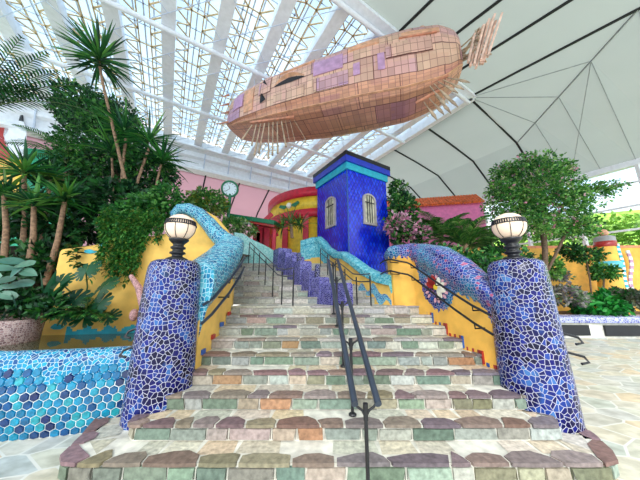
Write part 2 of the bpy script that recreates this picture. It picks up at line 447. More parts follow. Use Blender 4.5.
def stone_step(name, parent, pts, z1, back_y, palette=RISER, nose=NOSE, backp=BACK, wide=(.17, .46), ndep=(.12, .18), backrow=True, fill=None):
    path = Path(pts); T = path.L[-1]; b = MB(); z0 = z1-RISE
    # mortar bed: riser core and tread
    n = max(2, int(T/.12))
    rr = [path.at(T*i/n) for i in range(n+1)]
    front_pts = [p+q*.014 for p, q in rr]
    for (p, c) in zip(front_pts, front_pts[1:]):
        b.face([(p.x,p.y,z0-.02),(c.x,c.y,z0-.02),(c.x,c.y,z1-.01),(p.x,p.y,z1-.01)], 1)
    poly = [(p.x, p.y, z1-.008) for p in front_pts] + [(rr[-1][0].x, back_y, z1-.008), (rr[0][0].x, back_y, z1-.008)]
    for (p, c) in zip(front_pts, front_pts[1:]):
        b.face([(p.x,p.y,z1-.008),(c.x,c.y,z1-.008),(c.x,max(back_y,c.y+.01),z1-.008),(p.x,max(back_y,p.y+.01),z1-.008)], 1)
    # riser stones
    s = 0.0; g = .011
    while s < T-.05:
        w = min(R.uniform(*wide), T-s)
        if T-s-w < .1: w = T-s
        c = jit(R.choice(palette), 12); k = max(1, int(w/.1)); zt = z1-.038; zb = z0+.006
        a, e = s+g, s+w-g
        out = R.uniform(0, .012); j1, j2 = R.uniform(-.022, .022), R.uniform(-.022, .022); zt += R.uniform(-.012, .004); zb += R.uniform(-.002, .008)
        for m in range(k):
            u0 = lerp(a, e, m/k); u1 = lerp(a, e, (m+1)/k)
            p0, q0 = path.at(u0); p1, q1 = path.at(u1)
            f0, f1 = p0-q0*out, p1-q1*out
            e0 = j1 if m == 0 else 0; e1 = j2 if m == k-1 else 0
            d = (p1-p0).normalized()
            A, B2 = f0+d*e0, f1+d*e1
            b.face([(A.x,A.y,zb),(B2.x,B2.y,zb),(f1.x,f1.y,zt),(f0.x,f0.y,zt)], 0, c)
            i0, i1 = p0+q0*.02, p1+q1*.02
            b.face([(f0.x,f0.y,zt),(f1.x,f1.y,zt),(i1.x,i1.y,zt+.004),(i0.x,i0.y,zt+.004)], 0, c)
        for u, f in ((a, -1), (e, 1)):
            p, q = path.at(u); f_ = p-q*out; i_ = p+q*.02
            b.face([(f_.x,f_.y,zb),(i_.x,i_.y,zb),(i_.x,i_.y,zt),(f_.x,f_.y,zt)], 0, c)
        s += w
    # nosing stones: irregular flags with a chipped front edge
    s = 0.0; g = .013; jl = 0.0
    def P(u, dep, z):
        p, q = path.at(max(0, min(T, u))); p = p+q*dep; return (p.x, p.y, z)
    marks = []
    while s < T-.05:
        w = min(R.uniform(wide[0]*1.05, wide[1]*1.15), T-s)
        if T-s-w < .14: w = T-s
        jr = R.uniform(-.05, .05) if s+w < T-.01 else 0.0
        c = jit(R.choice(nose), 10); de = R.uniform(*ndep); da, db = R.uniform(.045, .09), R.uniform(.045, .09)
        a, e = s+g, s+w-g; mid = (a+e)/2; ov = -R.uniform(.012, .024)
        k = 3
        fr = [(lerp(a, e, i/k), ov+(0 if 0 < i < k else .006)) for i in range(k+1)]
        t1, t2 = R.uniform(.15, .4), R.uniform(.6, .85)
        bk = [(e+jr, da+.02), (lerp(a, e, t2)+jr*.6, de), (lerp(a, e, t1)+jl*.6, de*R.uniform(.8, 1.0)), (a+jl, db)]
        if a+jl < e and True:
            top = [P(u, d, z1+.003+.0004*(len(marks) % 5)) for u, d in fr+bk]
            b.face(top, 0, c)
            low = [P(u, d, z1-.028) for u, d in fr]
            for i in range(k):
                b.face([low[i], low[i+1], top[i+1], top[i]], 0, tuple(x*.92 for x in c))
            b.face([P(fr[0][0], fr[0][1], z1-.028), P(fr[0][0], .03, z1-.028), P(fr[-1][0], .03, z1-.028), P(fr[-1][0], fr[-1][1], z1-.028)], 0, c)
            b.face([low[0], top[0], top[-1], P(bk[-1][0], bk[-1][1], z1-.024)], 0, c)
            b.face([low[-1], P(bk[0][0], bk[0][1], z1-.024), top[k+1], top[k]], 0, c)
        marks.append((s, s+w)); s += w; jl = jr
    if backrow:
        s = -.1; zk = 0.0
        while s < T-.03:
            w = R.uniform(.25, .55); a, e = max(s, 0), min(s+w-.018, T)
            if e-a > .06:
                c = jit(R.choice(backp), 8)
                dd = min(.45, max(.1, back_y - path.at((a+e)/2)[0].y)) if fill is None else fill
                if R.random() < .25: s += w; continue
                zk += .00025; zz = z1-.0065+zk
                o = [P(a, .105+R.uniform(0, .03), zz), P(e, .105+R.uniform(0, .03), zz), P(e-.02, dd, zz), P(a+.02, dd, zz)]
                b.face(o, 0, c)
            s += w
    if fill is not None and T < 7 and len(pts) > 6:
        y0 = min(p_[1] for p_ in pts)+.12; x0 = min(p_[0] for p_ in pts)+.1; x1 = max(p_[0] for p_ in pts)-.1
        b.face([(x0+.25, y0, z1-.012), (x1-.25, y0, z1-.012), (x1, 3.7, z1-.012), (x0, 3.7, z1-.012)], 1)
        for xs, xe in ((x0, x0+.25), (x1, x1-.25)): b.face([(xs, 3.7, z0), (xs, 3.7, z1-.012), (xe, y0, z1-.012), (xe, y0, z0)], 1)
    return b.build(name, [M['stone'], M['mortar']], parent)

stairs = empty('stone_staircase', (0, 5, 0), 'broad stone staircase with purple-brown flagstone edges climbing between two mosaic pillars', 'stairs')
LWX = -1.70
def rwx(d): return interp([(3.0, 2.62), (3.6, 2.43), (3.75, 2.38), (5.0, 2.05), (5.3, 1.62)], d)
def lft(d): return interp([(5.0, -1.77), (8.2, -2.95)], d)
def rgt(d): return interp([(5.0, 1.62), (8.2, .34)], d)
for i in range(1, 18):
    d = front(i); z = RISE*i
    if i == 1:
        pts = round_path([(-2.74, 3.38), (-2.52, 2.9), (-2.40, 2.525), (2.72, 2.525), (2.90, 2.86), (3.08, 3.34)], .28)
        stone_step('step', stairs, pts, z, front(2)+.05, fill=.36)
    elif i == 2:
        pts = round_path([(-2.06, 3.14), (-2.02, 2.84), (2.52, 2.84), (2.60, 3.09)], .08)
        stone_step('step', stairs, pts, z, front(3)+.05, fill=.32)
    elif i == 9:
        stone_step('step', stairs, [(LWX-.1, d), (2.2, d)], z, front(10)+.1, UPR, UPN, UPN, fill=.6)
    elif i < 9:
        x1 = rwx(d)+.14 if i > 3 else 2.55
        t = i >= 7
        stone_step('step', stairs, [(-1.78 if i > 3 else -1.95, d), (x1, d)], z, front(i+1)+.05, RISER+(UPR if i >= 6 else []), NOSE+(UPN*2 if i > 5 else []), BACK)
    else:
        stone_step('step', stairs, [(lft(d)-.12, d), (rgt(d)+.1, d)], z, front(i+1)+.05 if i < 17 else 8.9, UPR, UPN, UPN, wide=(.22, .5))

# ------------------------------------------------------------------ pillars with lamps
def pillar(x, y, label, ph):
    b = MB()
    prof = [(.385, -.02), (.382, .1), (.375, .5), (.362, 1.0), (.348, 1.5), (.335, 1.85), (.325, 1.98), (.30, 2.045), (.25, 2.075), (.12, 2.085), (.01, 2.085)]
    n = 48; rows = []; uvs = []
    L = 0; last = None
    for r, z in prof:
        if last: L += math.hypot(r-last[0], z-last[1])
        last = (r, z)
        row = []; 
        for k in range(n):
            a = 2*PI*k/n + PI/2
            w = 1 + .014*math.sin(3*a+ph+z*2)
            row.append(V((x+r*w*math.cos(a), y+r*w*math.sin(a), z)))
        rows.append(row); uvs.append([(2*PI*k/n*.38+ph, L) for k in range(n+1)])
    b.grid(rows, uvs=uvs, close=True)
    o = b.build('mosaic_pillar', M['pillar'], loc=(x, y, 0))
    return tag(o, label, 'pillar', 'mosaic pillars flanking the stairs')
PL = (-2.05, 3.42); PR = (2.73, 3.36)
pillar(*PL, 'blue mosaic pillar left of the stairs, beside the turquoise pool wall', 0.3)
pillar(*PR, 'blue mosaic pillar right of the stairs, beside the open paving', 4.1)

def lamp(x, y, label):
    t = empty('globe_lamp', (x, y, 2.085), label, 'lamp', 'globe lamps on the pillars')
    b = MB(); b.lathe([(.0, 0), (.14, 0), (.142, .02), (.10, .04), (.07, .055), (.07, .08), (.102, .095), (.102, .115), (.07, .13), (.07, .155), (.098, .17), (.098, .19), (.07, .205), (.07, .23), (.09, .25), (.125, .285), (.132, .305), (.0, .305)], (x, y, 2.085), 28)
    b.build('base', M['black'], t)
    cz = 2.085+.305+.18; r = .205
    b = MB(); b.sphere((x, y, cz), r, 28, 16, sq=(1, 1, .96)); g = b.build('globe', M['globe'], t)
    b = MB()
    # slotted iron band round the globe
    for zz in (.03, .088):
        rr = math.sqrt(r*r-zz*zz)+.006
        b.tube([V((x+rr*math.cos(2*PI*k/32), y+rr*math.sin(2*PI*k/32), cz+zz)) for k in range(33)], .0075, 6, cap=False)
    for k in range(44):
        a = 2*PI*k/44
        b.beam((x+(r+.004)*math.cos(a), y+(r+.004)*math.sin(a), cz+.025), (x+(r-.012)*math.cos(a), y+(r-.012)*math.sin(a), cz+.092), .016, .008)
    b.build('band', M['black'], t)
    for k in range(8):
        b = MB()
        a = 2*PI*k/8+.2
        b.tube([V((x+(r+.004)*math.cos(q)*math.cos(a), y+(r+.004)*math.cos(q)*math.sin(a), cz+(r*.96+.004)*math.sin(q))) for q in [math.radians(t_) for t_ in (8, -8, -24, -40, -56)]], .005, 5)
        b.build('rib', M['black'], t)
lamp(-2.05, 3.42, 'peach globe lamp with black base on the left pillar')
lamp(2.73, 3.36, 'peach globe lamp with black base on the right pillar')

# ------------------------------------------------------------------ turquoise hexagon pool wall and pond
pool = empty('pool_wall', (-3.2, 3.2, 0), 'curved turquoise pool wall tiled in blue hexagons, at lower left', 'pool wall')
pp = Path(round_path([(-5.6, 3.42), (-4.2, 3.02), (-3.2, 3.16), (-2.42, 3.38), (-2.12, 3.52)], .5, 8))
T = pp.L[-1]
def pool_pt(u, h):
    p, q = pp.at(u)
    # bulging section, rolled back at the rim: h = length up the section
    off = -.05*math.sin(min(1, h/.8)*PI)
    z = h
    if h > .80:
        a = (h-.80)/.14; a = min(a, 1.9); off = .13*(1-math.cos(a)); z = .80+.13*math.sin(a)
    p = p+q*off
    return V((p.x, p.y, z))
b = MB(); nu = 60
hs = [i*.05 for i in range(23)]
hs = [h for h in hs if h <= 1.08]
rows = [[pool_pt(T*i/nu, h) for i in range(nu+1)] for h in hs]
uvs = [[(T*i/nu, h) for i in range(nu+1)] for h in hs]
b.grid(rows, uvs=uvs, matf=lambda i, j: 1 if hs[i] >= .55 else 0)
b.build('wall_body', [M['grout'], M['poolband']], pool)
b = MB(); RH = .056; gap = .0045
HEXC = [(10,62,120),(10,112,164),(10,138,180),(12,150,188),(24,158,192),(8,88,146),(16,46,104),(36,166,184),(12,126,172),(18,134,180)]
row = 0; h = .035
while h < .78:
    u = (RH*.866 if row % 2 else 0)+.05
    while u < T-.02:
        lim = .70+.05*math.sin(u*7)+.03*math.sin(u*17+1)
        if h < lim:
            c = jit(R.choice(HEXC), 8)
            top, low = [], []
            for k in range(6):
                a = PI/6+k*PI/3; rr = RH-gap
                uu, hh = u+rr*math.cos(a), h+rr*math.sin(a)
                hh = max(.002, hh)
                p, q = pp.at(max(0, min(T, uu))); base = pool_pt(max(0, min(T, uu)), hh)
                uu2, hh2 = u+(rr-.008)*math.cos(a), max(.004, h+(rr-.008)*math.sin(a))
                top.append(pool_pt(max(0, min(T, uu2)), hh2)-q*.013); low.append(base)
            b.face(top, 0, c)
            for k in range(6):
                b.face([low[k], low[(k+1) % 6], top[(k+1) % 6], top[k]], 0, c)
        u += RH*1.732
    h += RH*1.5; row += 1
b.build('hexagon_tiles', M['hex'], pool)
b = MB()
poly = [pp.at(T*i/20)[0]+pp.at(T*i/20)[1]*.2 for i in range(21)]
for a, c in zip(poly, poly[1:]):
    b.face([(a.x, a.y, .84), (c.x, c.y, .84), (c.x-.1, 5.3, .84), (a.x-.1, 5.3, .84)])
tag(b.build('pond_water', M['water']), 'still pond water behind the turquoise pool wall', 'water', kind='stuff')

# ------------------------------------------------------------------ generic garden wall with a mosaic crest
def wall_strip(name, pts, zb, zt, thick, matf, mats, label=None, cat=None, cell=.03, bulge=None, parent=None, kind=None, smooth=False):
    """pts: footprint polyline (visible face, left of travel = into the wall). zb/zt: functions of arc share t.
    matf(t, z, P) -> material index. bulge(t, z)-> how far the face swells outwards"""
    path = Path(pts); T = path.L[-1]; nu = max(4, int(T/cell)); b = MB()
    cols = []
    nz = max(6, int(max(zt(i/nu)-zb(i/nu) for i in range(nu+1))/cell))
    na = 6
    uvs = []; rows = []
    for j in range(nz+1+na+1):
        row = []; uvr = []
        for i in range(nu+1):
            t = i/nu; p, q = path.at(T*t); z0, z1 = zb(t), zt(t); r = min(thick/2, .25)
            if j <= nz:
                z = lerp(z0, z1-r*.6, j/nz); off = -(bulge(t, z) if bulge else 0); uvv = z
            else:
                a = (j-nz)/(na+1)*PI
                bo = -(bulge(t, z1) if bulge else 0)
                off = lerp(bo, thick, (1-math.cos(a))/2); z = z1-r*.6+r*.6*math.sin(a); uvv = z1-r*.6+a*thick/PI*1.3
            row.append(V((p.x+q.x*off, p.y+q.y*off, z))); uvr.append((T*t, uvv))
        rows.append(row); uvs.append(uvr)
    # back face
    row = []; uvr = []
    for i in range(nu+1):
        p, q = path.at(T*i/nu); row.append(V((p.x+q.x*thick, p.y+q.y*thick, zb(i/nu)))); uvr.append((T*i/nu, 0))
    rows.append(row); uvs.append(uvr)
    def mf(i, j):
        t = (j+.5)/nu; c = (rows[i][j]+rows[i+1][j+1])/2
        return matf(t, c.z, c)
    b.grid(rows, uvs=uvs, matf=mf, smooth=True)
    for k, j in ((0, 0), (1, nu)):
        ring = [r[j] for r in rows]
        c = sum(ring, V((0,0,0)))/len(ring)
        for a, e in zip(ring, ring[1:]+ring[:1]):
            tri = [a, e, c] if k == 0 else [e, a, c]
            b.face(tri, matf(0 if k == 0 else 1, (a.z+e.z)/2, c), uv=[(p.x*.8+p.y, p.z) for p in tri])
    o = b.build(name, mats, parent, loc=(pts[0][0], pts[0][1], 0) if parent is None else None, kind=kind)
    return tag(o, label, cat) if label else o

# left wave wall beside the stairs (path travels away from us so that 'inwards' is left)
def lw_t(t): return 3.55+(5.3-3.55)*t
LWP = [(-1.72, 3.55), (-1.74, 4.2), (-1.78, 4.9), (-1.83, 5.15), (-1.95, 5.3)]
def lw_top(t): return interp([(3.5, 2.02), (3.8, 2.17), (4.4, 2.46), (4.9, 2.74), (5.1, 2.84), (5.3, 2.78)], lw_t(t))
def lw_low(t): return interp([(3.5, 1.22), (3.75, 1.38), (4.5, 1.76), (5.3, 2.2)], lw_t(t))
def lw_m(t, z, p): return 0 if z > lw_low(t)+.03*math.sin(t*60) else 1
def lw_b(t, z):
    k = (z-lw_low(t))/max(.1, lw_top(t)-lw_low(t)); return 0 if k <= 0 else .02+.15*math.sin(min(1, k)*PI*.75)
lwall = wall_strip('wave_wall', LWP, lambda t: -.02, lw_top, .34, lw_m, [M['left_wave'], M['yellow']],
    'yellow wall with pale blue mosaic crest left of the stairs, behind the left pillar', 'wall', bulge=lw_b)
# red and blue accent tiles stepping along its foot
b = MB()
for i in range(4, 9):
    d = front(i); b.box((LWX-.035, d-.05, RISE*i), (LWX-.004, d+.06, RISE*i+.07), R.choice((0, 1, 0)))
b.build('accent_tiles', [M['redtile'], M['bluetile']], lwall)

# swoosh: the curling wave on the yellow bank wall
yb = empty('bank_wall', (-3.5, 5.2, .8), 'yellow retaining wall of the planted bank behind the pond', 'wall')
BWP = [(-5.2, 4.75), (-3.9, 4.95), (-2.9, 5.25), (-1.95, 5.45)]
bwT = Path(BWP).L[-1]
def bw_top(t): return interp([(0, 2.5), (.35, 2.72), (.6, 2.95), (.72, 3.38), (.78, 3.5), (.86, 3.36), (.94, 3.05), (1, 2.75)], t)
def bw_m(t, z, p):
    f = (t*9) % 1; g_ = (t*21+.3) % 1
    if t > .12 and z < .86+.24*abs(f-.5)+.12*abs(g_-.5): return 1
    return 0
wall_strip('wall_body', BWP, lambda t: .5, bw_top, .3, bw_m, [M['yellow'], M['cyan']], cell=.035, parent=yb)
b = MB()
sw = [W(174,222,5.32), W(174,214,5.32), W(180,209,5.32), W(189,209,5.32), W(199,214,5.3), W(208,223,5.28), W(216,233,5.25), W(223,240,5.22), W(231,244,5.2), W(236,252,5.16)]
rad = [.05, .09, .12, .135, .15, .165, .18, .2, .2, .12]
rows, uvs = [], []
n = 14; L = 0
for i, p in enumerate(sw):
    d = (sw[min(i+1, len(sw)-1)]-sw[max(i-1, 0)]).normalized(); y = V((0, 1, 0)); x = d.cross(y).normalized(); y = x.cross(d)
    if i: L += (sw[i]-sw[i-1]).length
    rows.append([p+(x*math.cos(2*PI*k/n)+y*math.sin(2*PI*k/n)*1.15)*rad[i] for k in range(n)]); uvs.append([(L, 2*PI*k/n*.15) for k in range(n+1)])
b.grid(rows, uvs=uvs, close=True); b.face(rows[0][::-1]); b.face(rows[-1])
b.build('wave_coping', M['left_wave'], yb)
# small mosaic patches on the yellow bank wall
for px, py, s in ((93, 251, .09), (106, 244, .07), (56, 327, .1)):
    p = W(px, py, 4.75); pth = Path(BWP)
    best = min((pth.at(bwT*i/60) for i in range(61)), key=lambda a: abs(a[0].x/a[0].y-p.x/p.y))
    c = best[0]-best[1]*.012; b = MB()
    ang = math.atan2(best[1].y, best[1].x)-PI/2
    ux = V((math.cos(ang), math.sin(ang), 0)); o = []
    zz = p.z*1
    for k in range(7):
        a = 2*PI*k/7; r = s*R.uniform(.5, 1.1); o.append(c+ux*r*math.cos(a)*1.4+V((0,0,zz+r*.6*math.sin(a))))
    b.prism(o, -best[1]*.012); b.build('tile_patch', M['cyan'], yb)

# right wave wall (travels towards us so that inwards is to the right: reverse)
RWP = [(1.58, 5.62), (1.60, 5.34), (1.74, 5.22), (1.97, 5.12), (2.10, 4.8), (2.21, 4.4), (2.31, 4.0), (2.40, 3.7), (2.5, 3.42)]
rwp = Path(RWP); RT = rwp.L[-1]
rw_d = [(rwp.L[i]/RT, RWP[i][1]) for i in range(len(RWP))]
def rw_top(t): return interp([(3.42, 1.68), (3.7, 1.9), (4.0, 2.2), (4.4, 2.47), (4.8, 2.6), (5.12, 2.68), (5.34, 2.66), (5.62, 2.5)], interp(rw_d, t))
def rw_px(t):  # share -> bearing in the survey's units, measured at the wall foot
    p = rwp.at(RT*t)[0]; return p.x/p.y
low_tab = [(0, 2.36), (.13, 2.36), (.2, 2.38), (.27, 2.34), (.32, 2.24), (.345, 2.0), (.37, 1.72), (.40, 1.5), (.47, 1.36), (.545, 1.3), (.60, 1.34), (.645, 1.42), (.68, 1.56), (.73, 1.62), (.8, 1.56), (.88, 1.45), (1.0, 1.0)]
def rw_m(t, z, p):
    lo = interp(low_tab, t) + .025*math.sin(t*140)+.02*math.sin(t*67+z*30)
    if z <= lo: return 1
    return 0
def rw_b(t, z):
    k = (z-interp([(0, 2.3), (.3, 2.2), (1, 1.3)], t))/.45; return .0 if k <= 0 else .12*math.sin(min(1, k)*PI*.75)
rwall = wall_strip('wave_wall', RWP, lambda t: -.02, rw_top, .34, rw_m, [M['right_wave'], M['orange_yellow']],
    'orange-yellow wall with blue and violet mosaic crest right of the stairs, behind the right pillar', 'wall', bulge=rw_b)
# mosaic flower: white and red petals in a pink ring
b = MB()
tf = .535; p, q = rwp.at(RT*tf); ta = V((q.y, -q.x, 0)); base = p-q*.03; cz = 1.72
def petal(cu, cz_, ln, wd, ang, mat, th=.02):
    o = []
    for k in range(10):
        a = 2*PI*k/10; x = ln*math.cos(a)/2; y = wd*math.sin(a)/2
        X = x*math.cos(ang)-y*math.sin(ang); Y = x*math.sin(ang)+y*math.cos(ang)
        o.append(base+ta*(cu+X)+V((0,0,cz_+Y)))
    b.prism(o, -q*th, mat)
for k in range(18):
    a = 2*PI*k/18; petal(.25*math.cos(a), cz+.22*math.sin(a)-.02, .09, .05, a, 2 if k % 3 else 3, .012)
for a, ln in ((2.3, .24), (2.9, .22), (1.75, .22)): petal(.10*math.cos(a)-.02, cz+.02+.10*math.sin(a), ln, .12, a, 1, .022)
for a, ln in ((.5, .2), (1.25, .22), (-.3, .18), (-1.2, .2)): petal(.10*math.cos(a)+.05, cz-.02+.1*math.sin(a), ln, .085, a, 0, .026)
petal(.02, cz, .1, .1, 0, 4, .032)
b.build('mosaic_flower', [M['pure'], M['redtile'], M['pinkpale'], M['bluetile'], M['brightyellow']], rwall)
b = MB()
for i in range(4, 9):
    d = front(i); x = rwx(d)
    for k in range(3):
        y = d+.02+k*.1
        b.box((rwx(y)-.012, y, RISE*i), (rwx(y)+.05, y+.085, RISE*i+.05), R.choice((0, 0, 1, 0)))
    b.box((x-.014, d-.03, RISE*(i-1)+.02), (x+.05, d+.015, RISE*i+.05), R.choice((0, 0, 1)))
b.build('accent_tiles', [M['redtile'], M['bluetile']], rwall)

# ------------------------------------------------------------------ upper landing walls
# wavy blue-coped yellow wall below the tower
TWP = [(-.72, 8.75), (-.2, 8.72), (.12, 8.5), (.35, 8.15), (.62, 7.5), (.95, 6.7), (1.3, 5.9), (1.56, 5.4)]
twp = Path(TWP); TT = twp.L[-1]
def tw_top(t): return interp([(0, 3.5), (.1, 3.62), (.17, 3.62), (.25, 3.2), (.35, 2.95), (.5, 2.85), (.62, 2.62), (.78, 2.26), (.9, 2.08), (1, 2.0)], t)
def tw_m(t, z, p):
    if z > tw_top(t)-(.24 if t > .3 else .8): return 0
    lo = 1.35+interp([(.5, .0), (.6, .5), (.75, .42), (.85, .42), (1, .15)], t)
    if t > .5 and abs(z-lo+.12-.07*math.sin(t*60)) < .11+.05*math.sin(t*37): return 2
    return 1
wall_strip('low_wall', TWP, lambda t: 1.2, tw_top, .3, tw_m, [M['teal'], M['yellow'], M['bluejag']],
    'low yellow wall with wavy turquoise coping below the blue tower', 'wall', bulge=lambda t, z: .05 if z > tw_top(t)-.24 else 0)
# pale teal wave wall at the head of the left flight
HWP = [(-3.05, 8.35), (-2.6, 8.62), (-2.1, 8.66), (-1.4, 8.66), (-.95, 8.6)]
wall_strip('parapet', HWP, lambda t: 2.3, lambda t: interp([(0, 3.72), (.15, 3.7), (.3, 3.5), (.5, 3.3), (.7, 3.05), (1, 2.75)], t), .25, lambda t, z, p: 0, [M['paleteal']],
    'pale teal sloping parapet at the head of the left flight', 'wall')
# purple mosaic divider between the two flights
b = MB()
D0, D1 = V((.56, 5.12, 0)), V((-1.30, 8.15, 0))
dd = (D1-D0); dl = dd.length; du = dd.normalized(); dn = V((du.y, -du.x, 0))   # towards the right flight
blocks = 8
divo = empty('divider_wall', tuple(D0+V((0,0,1.35))), 'stepped purple mosaic divider between the two upper flights', 'wall')
for k in range(blocks):
    a = D0+dd*(k/blocks); e = D0+dd*((k+1)/blocks+.01)
    dep = (a.y+e.y)/2
    zf = 1.35+max(0, (dep-5.75))*.48; top = zf+.47+(.12 if k > 3 else 0); wd = .06+.035*k
    P0 = [a-dn*wd, a+dn*.16, e+dn*.16, e-dn*wd]
    zl = zf-.25
    ring = [V((p.x, p.y, zl)) for p in P0]; rt = [V((p.x, p.y, top-.04)) for p in P0]
    ctr = sum(P0, V((0,0,0)))/4
    r2 = [V((lerp(p.x, ctr.x, .12), lerp(p.y, ctr.y, .12), top)) for p in P0]
    for lo, hi in ((ring, rt), (rt, r2)):
        for i in range(4):
            j = (i+1) % 4; w = (lo[j]-lo[i]).length
            b.face([lo[i], lo[j], hi[j], hi[i]], 0, uv=[(k*1.3+i, lo[i].z), (k*1.3+i+w, lo[j].z), (k*1.3+i+w, hi[j].z), (k*1.3+i, hi[i].z)])
    b.face(r2, 0, uv=[(p.x, p.y) for p in r2])
b.build('wall_body', M['divider'], divo)
for k in (2.6, 5.0):
    p = D0+dd*(k/blocks)-dn*.02; zf = 1.35+max(0, (p.y-5.75))*.48
    b = MB(); b.lathe([(.0, zf), (.075, zf), (.07, zf+.75), (.05, zf+.79), (0, zf+.8)], (p.x, p.y, 0), 12); b.build('pier', M['pillar'], divo)

# ------------------------------------------------------------------ handrails
def rail_things(): pass
# centre handrail: twin rails on posts with forked brackets
ch = empty('centre_handrail', (.36, 3.0, 0), 'dark twin-rail handrail running up the middle of the stairs', 'handrail')
def crz(d): return interp([(2.3, .72), (5.05, 2.30)], d)
def crx(d): return interp([(2.3, .395), (3.03, .365), (5.05, .27)], d)
for s in (-1, 1):
    b = MB(); b.tube([(crx(d)+s*.1, d, crz(d)) for d in (2.28, 2.6, 3.03, 3.9, 4.6, 5.02)] , .031, 12); r_ = b.build('rail', M['rail'], ch)
for d, zb in ((2.33, 0.0), (3.03, .3), (3.72, .6), (4.40, 1.05), (4.98, 1.2)):
    b = MB(); b.tube([(crx(d), d, zb), (crx(d), d, crz(d)-.1)], .017, 10); po = b.build('post', M['black'], ch)
    b = MB(); b.lathe([(0, zb), (.045, zb), (.045, zb+.012), (.02, zb+.03), (.017, zb+.03)], (crx(d), d, 0), 14)
    b.build('foot', M['black'], po)
    b = MB()
    for s in (-1, 1): b.tube([(crx(d), d, crz(d)-.14), (crx(d)+s*.03, d, crz(d)-.085), (crx(d)+s*.075, d, crz(d)-.055), (crx(d)+s*.1, d, crz(d)-.02)], .011, 8)
    b.tube([(crx(d), d, crz(d)-.16), (crx(d), d, crz(d)-.03)], .022, 10)
    b.build('bracket', M['black'], po)
def handrail(name, label, pts_list, posts=(), brk=(), mat='rail', r=.022, rp=.016):
    t = empty(name, tuple(pts_list[0][0]), label, 'handrail')
    for pts in pts_list:
        b = MB(); b.tube(pts, r, 8); b.build('rail', M[mat], t)
    for lo, hi in posts:
        b = MB(); b.tube([lo, hi], rp, 8); b.build('post', M['black'], t)
    for pts in brk:
        b = MB(); b.tube(pts, .011, 6); b.build('bracket', M['black'], t)
    return t
# left wall rails
lx = -1.55
L1 = [(-1.62, 3.45, 1.47), (-1.6, 3.7, 1.55), (lx, 4.2, 1.86), (lx-.02, 4.8, 2.2), (lx-.06, 5.1, 2.36), (lx-.1, 5.22, 2.38)]
L2 = [(-1.62, 3.45, 1.22), (-1.6, 3.7, 1.32), (lx, 4.2, 1.62), (lx-.02, 4.8, 1.97), (lx-.06, 5.1, 2.14), (lx-.1, 5.22, 2.16)]
handrail('wall_handrail', 'double handrail on the wave wall left of the stairs', [L1, L2], brk=[[(x-.18, y, z-.07), (x, y, z-.07), (x, y, z)] for L in (L1, L2) for x, y, z in (L[2], L[3])])
# right wall rails follow the bend of the wall onto the landing
def roff(t, o=.10):
    p, q = rwp.at(RT*t); return p-q*o
R1, R2 = [], []
for t in (.0, .08, .14, .2, .27, .32, .45, .6, .75, .88, .98):
    p = roff(t, .17); d = p.y
    z = interp([(3.3, 1.28), (3.7, 1.47), (4.6, 1.97), (5.1, 2.29), (5.2, 2.33), (5.7, 2.27)], d)
    R1.append((p.x, p.y, z)); R2.append((p.x, p.y, z-.25))
handrail('wall_handrail', 'double handrail on the flower-mosaic wall right of the stairs', [R1, R2], brk=[[(x+.2, y+.05, z-.07), (x, y, z-.07), (x, y, z)] for L in (R1, R2) for x, y, z in (L[2], L[5], L[7], L[9])], mat='black', r=.018)
# short rail ends that leave the pillars on the outer side
for (x, y), sg, lab in ((PR, 1, 'short twin rail ends hooked on the outer side of the right pillar'), (PL, -1, 'short twin rail ends hooked on the outer side of the left pillar')):
    ls, br = [], []
    for z, ex in ((1.14, .54), (.92, .57)):
        if sg < 0: z += .06; ex -= .1
        a = V((x+sg*.2, y-.18, z+.03)); c = V((x+sg*ex*.8, y-.24, z-.04)); e = V((x+sg*ex*.86, y-.25, z-.10))
        ls.append([a, c, e, V((x+sg*ex*.7, y-.25, z-.115))])
    handrail('rail_end', lab, ls, mat='black', r=.015)
# rails of the upper flights
def upper_rail(name, label, A, B, n, zh=.62):
    A, B = V(A), V(B); ls = []
    def zf(p): return 1.35+max(0, (p.y-5.75))*.48
    pts = [A+(B-A)*(k/8) for k in range(9)]
    for h in (zh, zh+.16): ls.append([V((p.x, p.y, zf(p)+h)) for p in pts])
    po = []
    for k in range(n):
        p = A+(B-A)*(k/(n-1)); po.append((V((p.x, p.y, zf(p)-.18)), V((p.x, p.y, zf(p)+zh+.12))))
    return handrail(name, label, ls, po, r=.014, rp=.016)
upper_rail('flight_handrail', 'thin twin handrail on black posts up the left upper flight', (-.56, 5.12, 0), (-2.45, 8.2, 0), 7)
upper_rail('flight_handrail', 'thin twin handrail along the turquoise-coped wall below the tower', (1.06, 5.15, 0), (.02, 7.9, 0), 6, .5)

# ------------------------------------------------------------------ blue tower
tw = empty('blue_tower', (1.2, 9.6, 1.6), 'square royal-blue tiled tower with arched windows beside the upper stairs', 'tower')
TB = V((.96, 8.0, 0)); eR = V((.843, .539, 0)); eL = V((-.539, .843, 0)); TS = 2.3
ins = .12
def tp(a, c, z): q = TB+eR*a+eL*c; return V((q.x, q.y, z))
zb_, zt_ = 1.6, 6.05
b = MB()
k0, k1 = ins, TS-ins
cor = [(k0, k0), (k1, k0), (k1, k1), (k0, k1)]
for i in range(4):
    (a, c), (a2, c2) = cor[i], cor[(i+1) % 4]
    b.face([tp(a, c, zb_), tp(a2, c2, zb_), tp(a2, c2, zt_), tp(a, c, zt_)], uv=[(0, zb_), (k1-k0, zb_), (k1-k0, zt_), (0, zt_)])
b.build('walls', M['tower'], tw)
def ring(name, z0, z1, e, mat):
    b = MB(); lo = [tp(-e+(0), -e, z0), tp(TS+e, -e, z0), tp(TS+e, TS+e, z0), tp(-e, TS+e, z0)]
    b.prism(lo, (0, 0, z1-z0)); return b.build(name, mat, tw)
ring('teal_cornice', 6.05, 6.32, -.06, M['teal2'] if 'teal2' in M else M['cyan'])
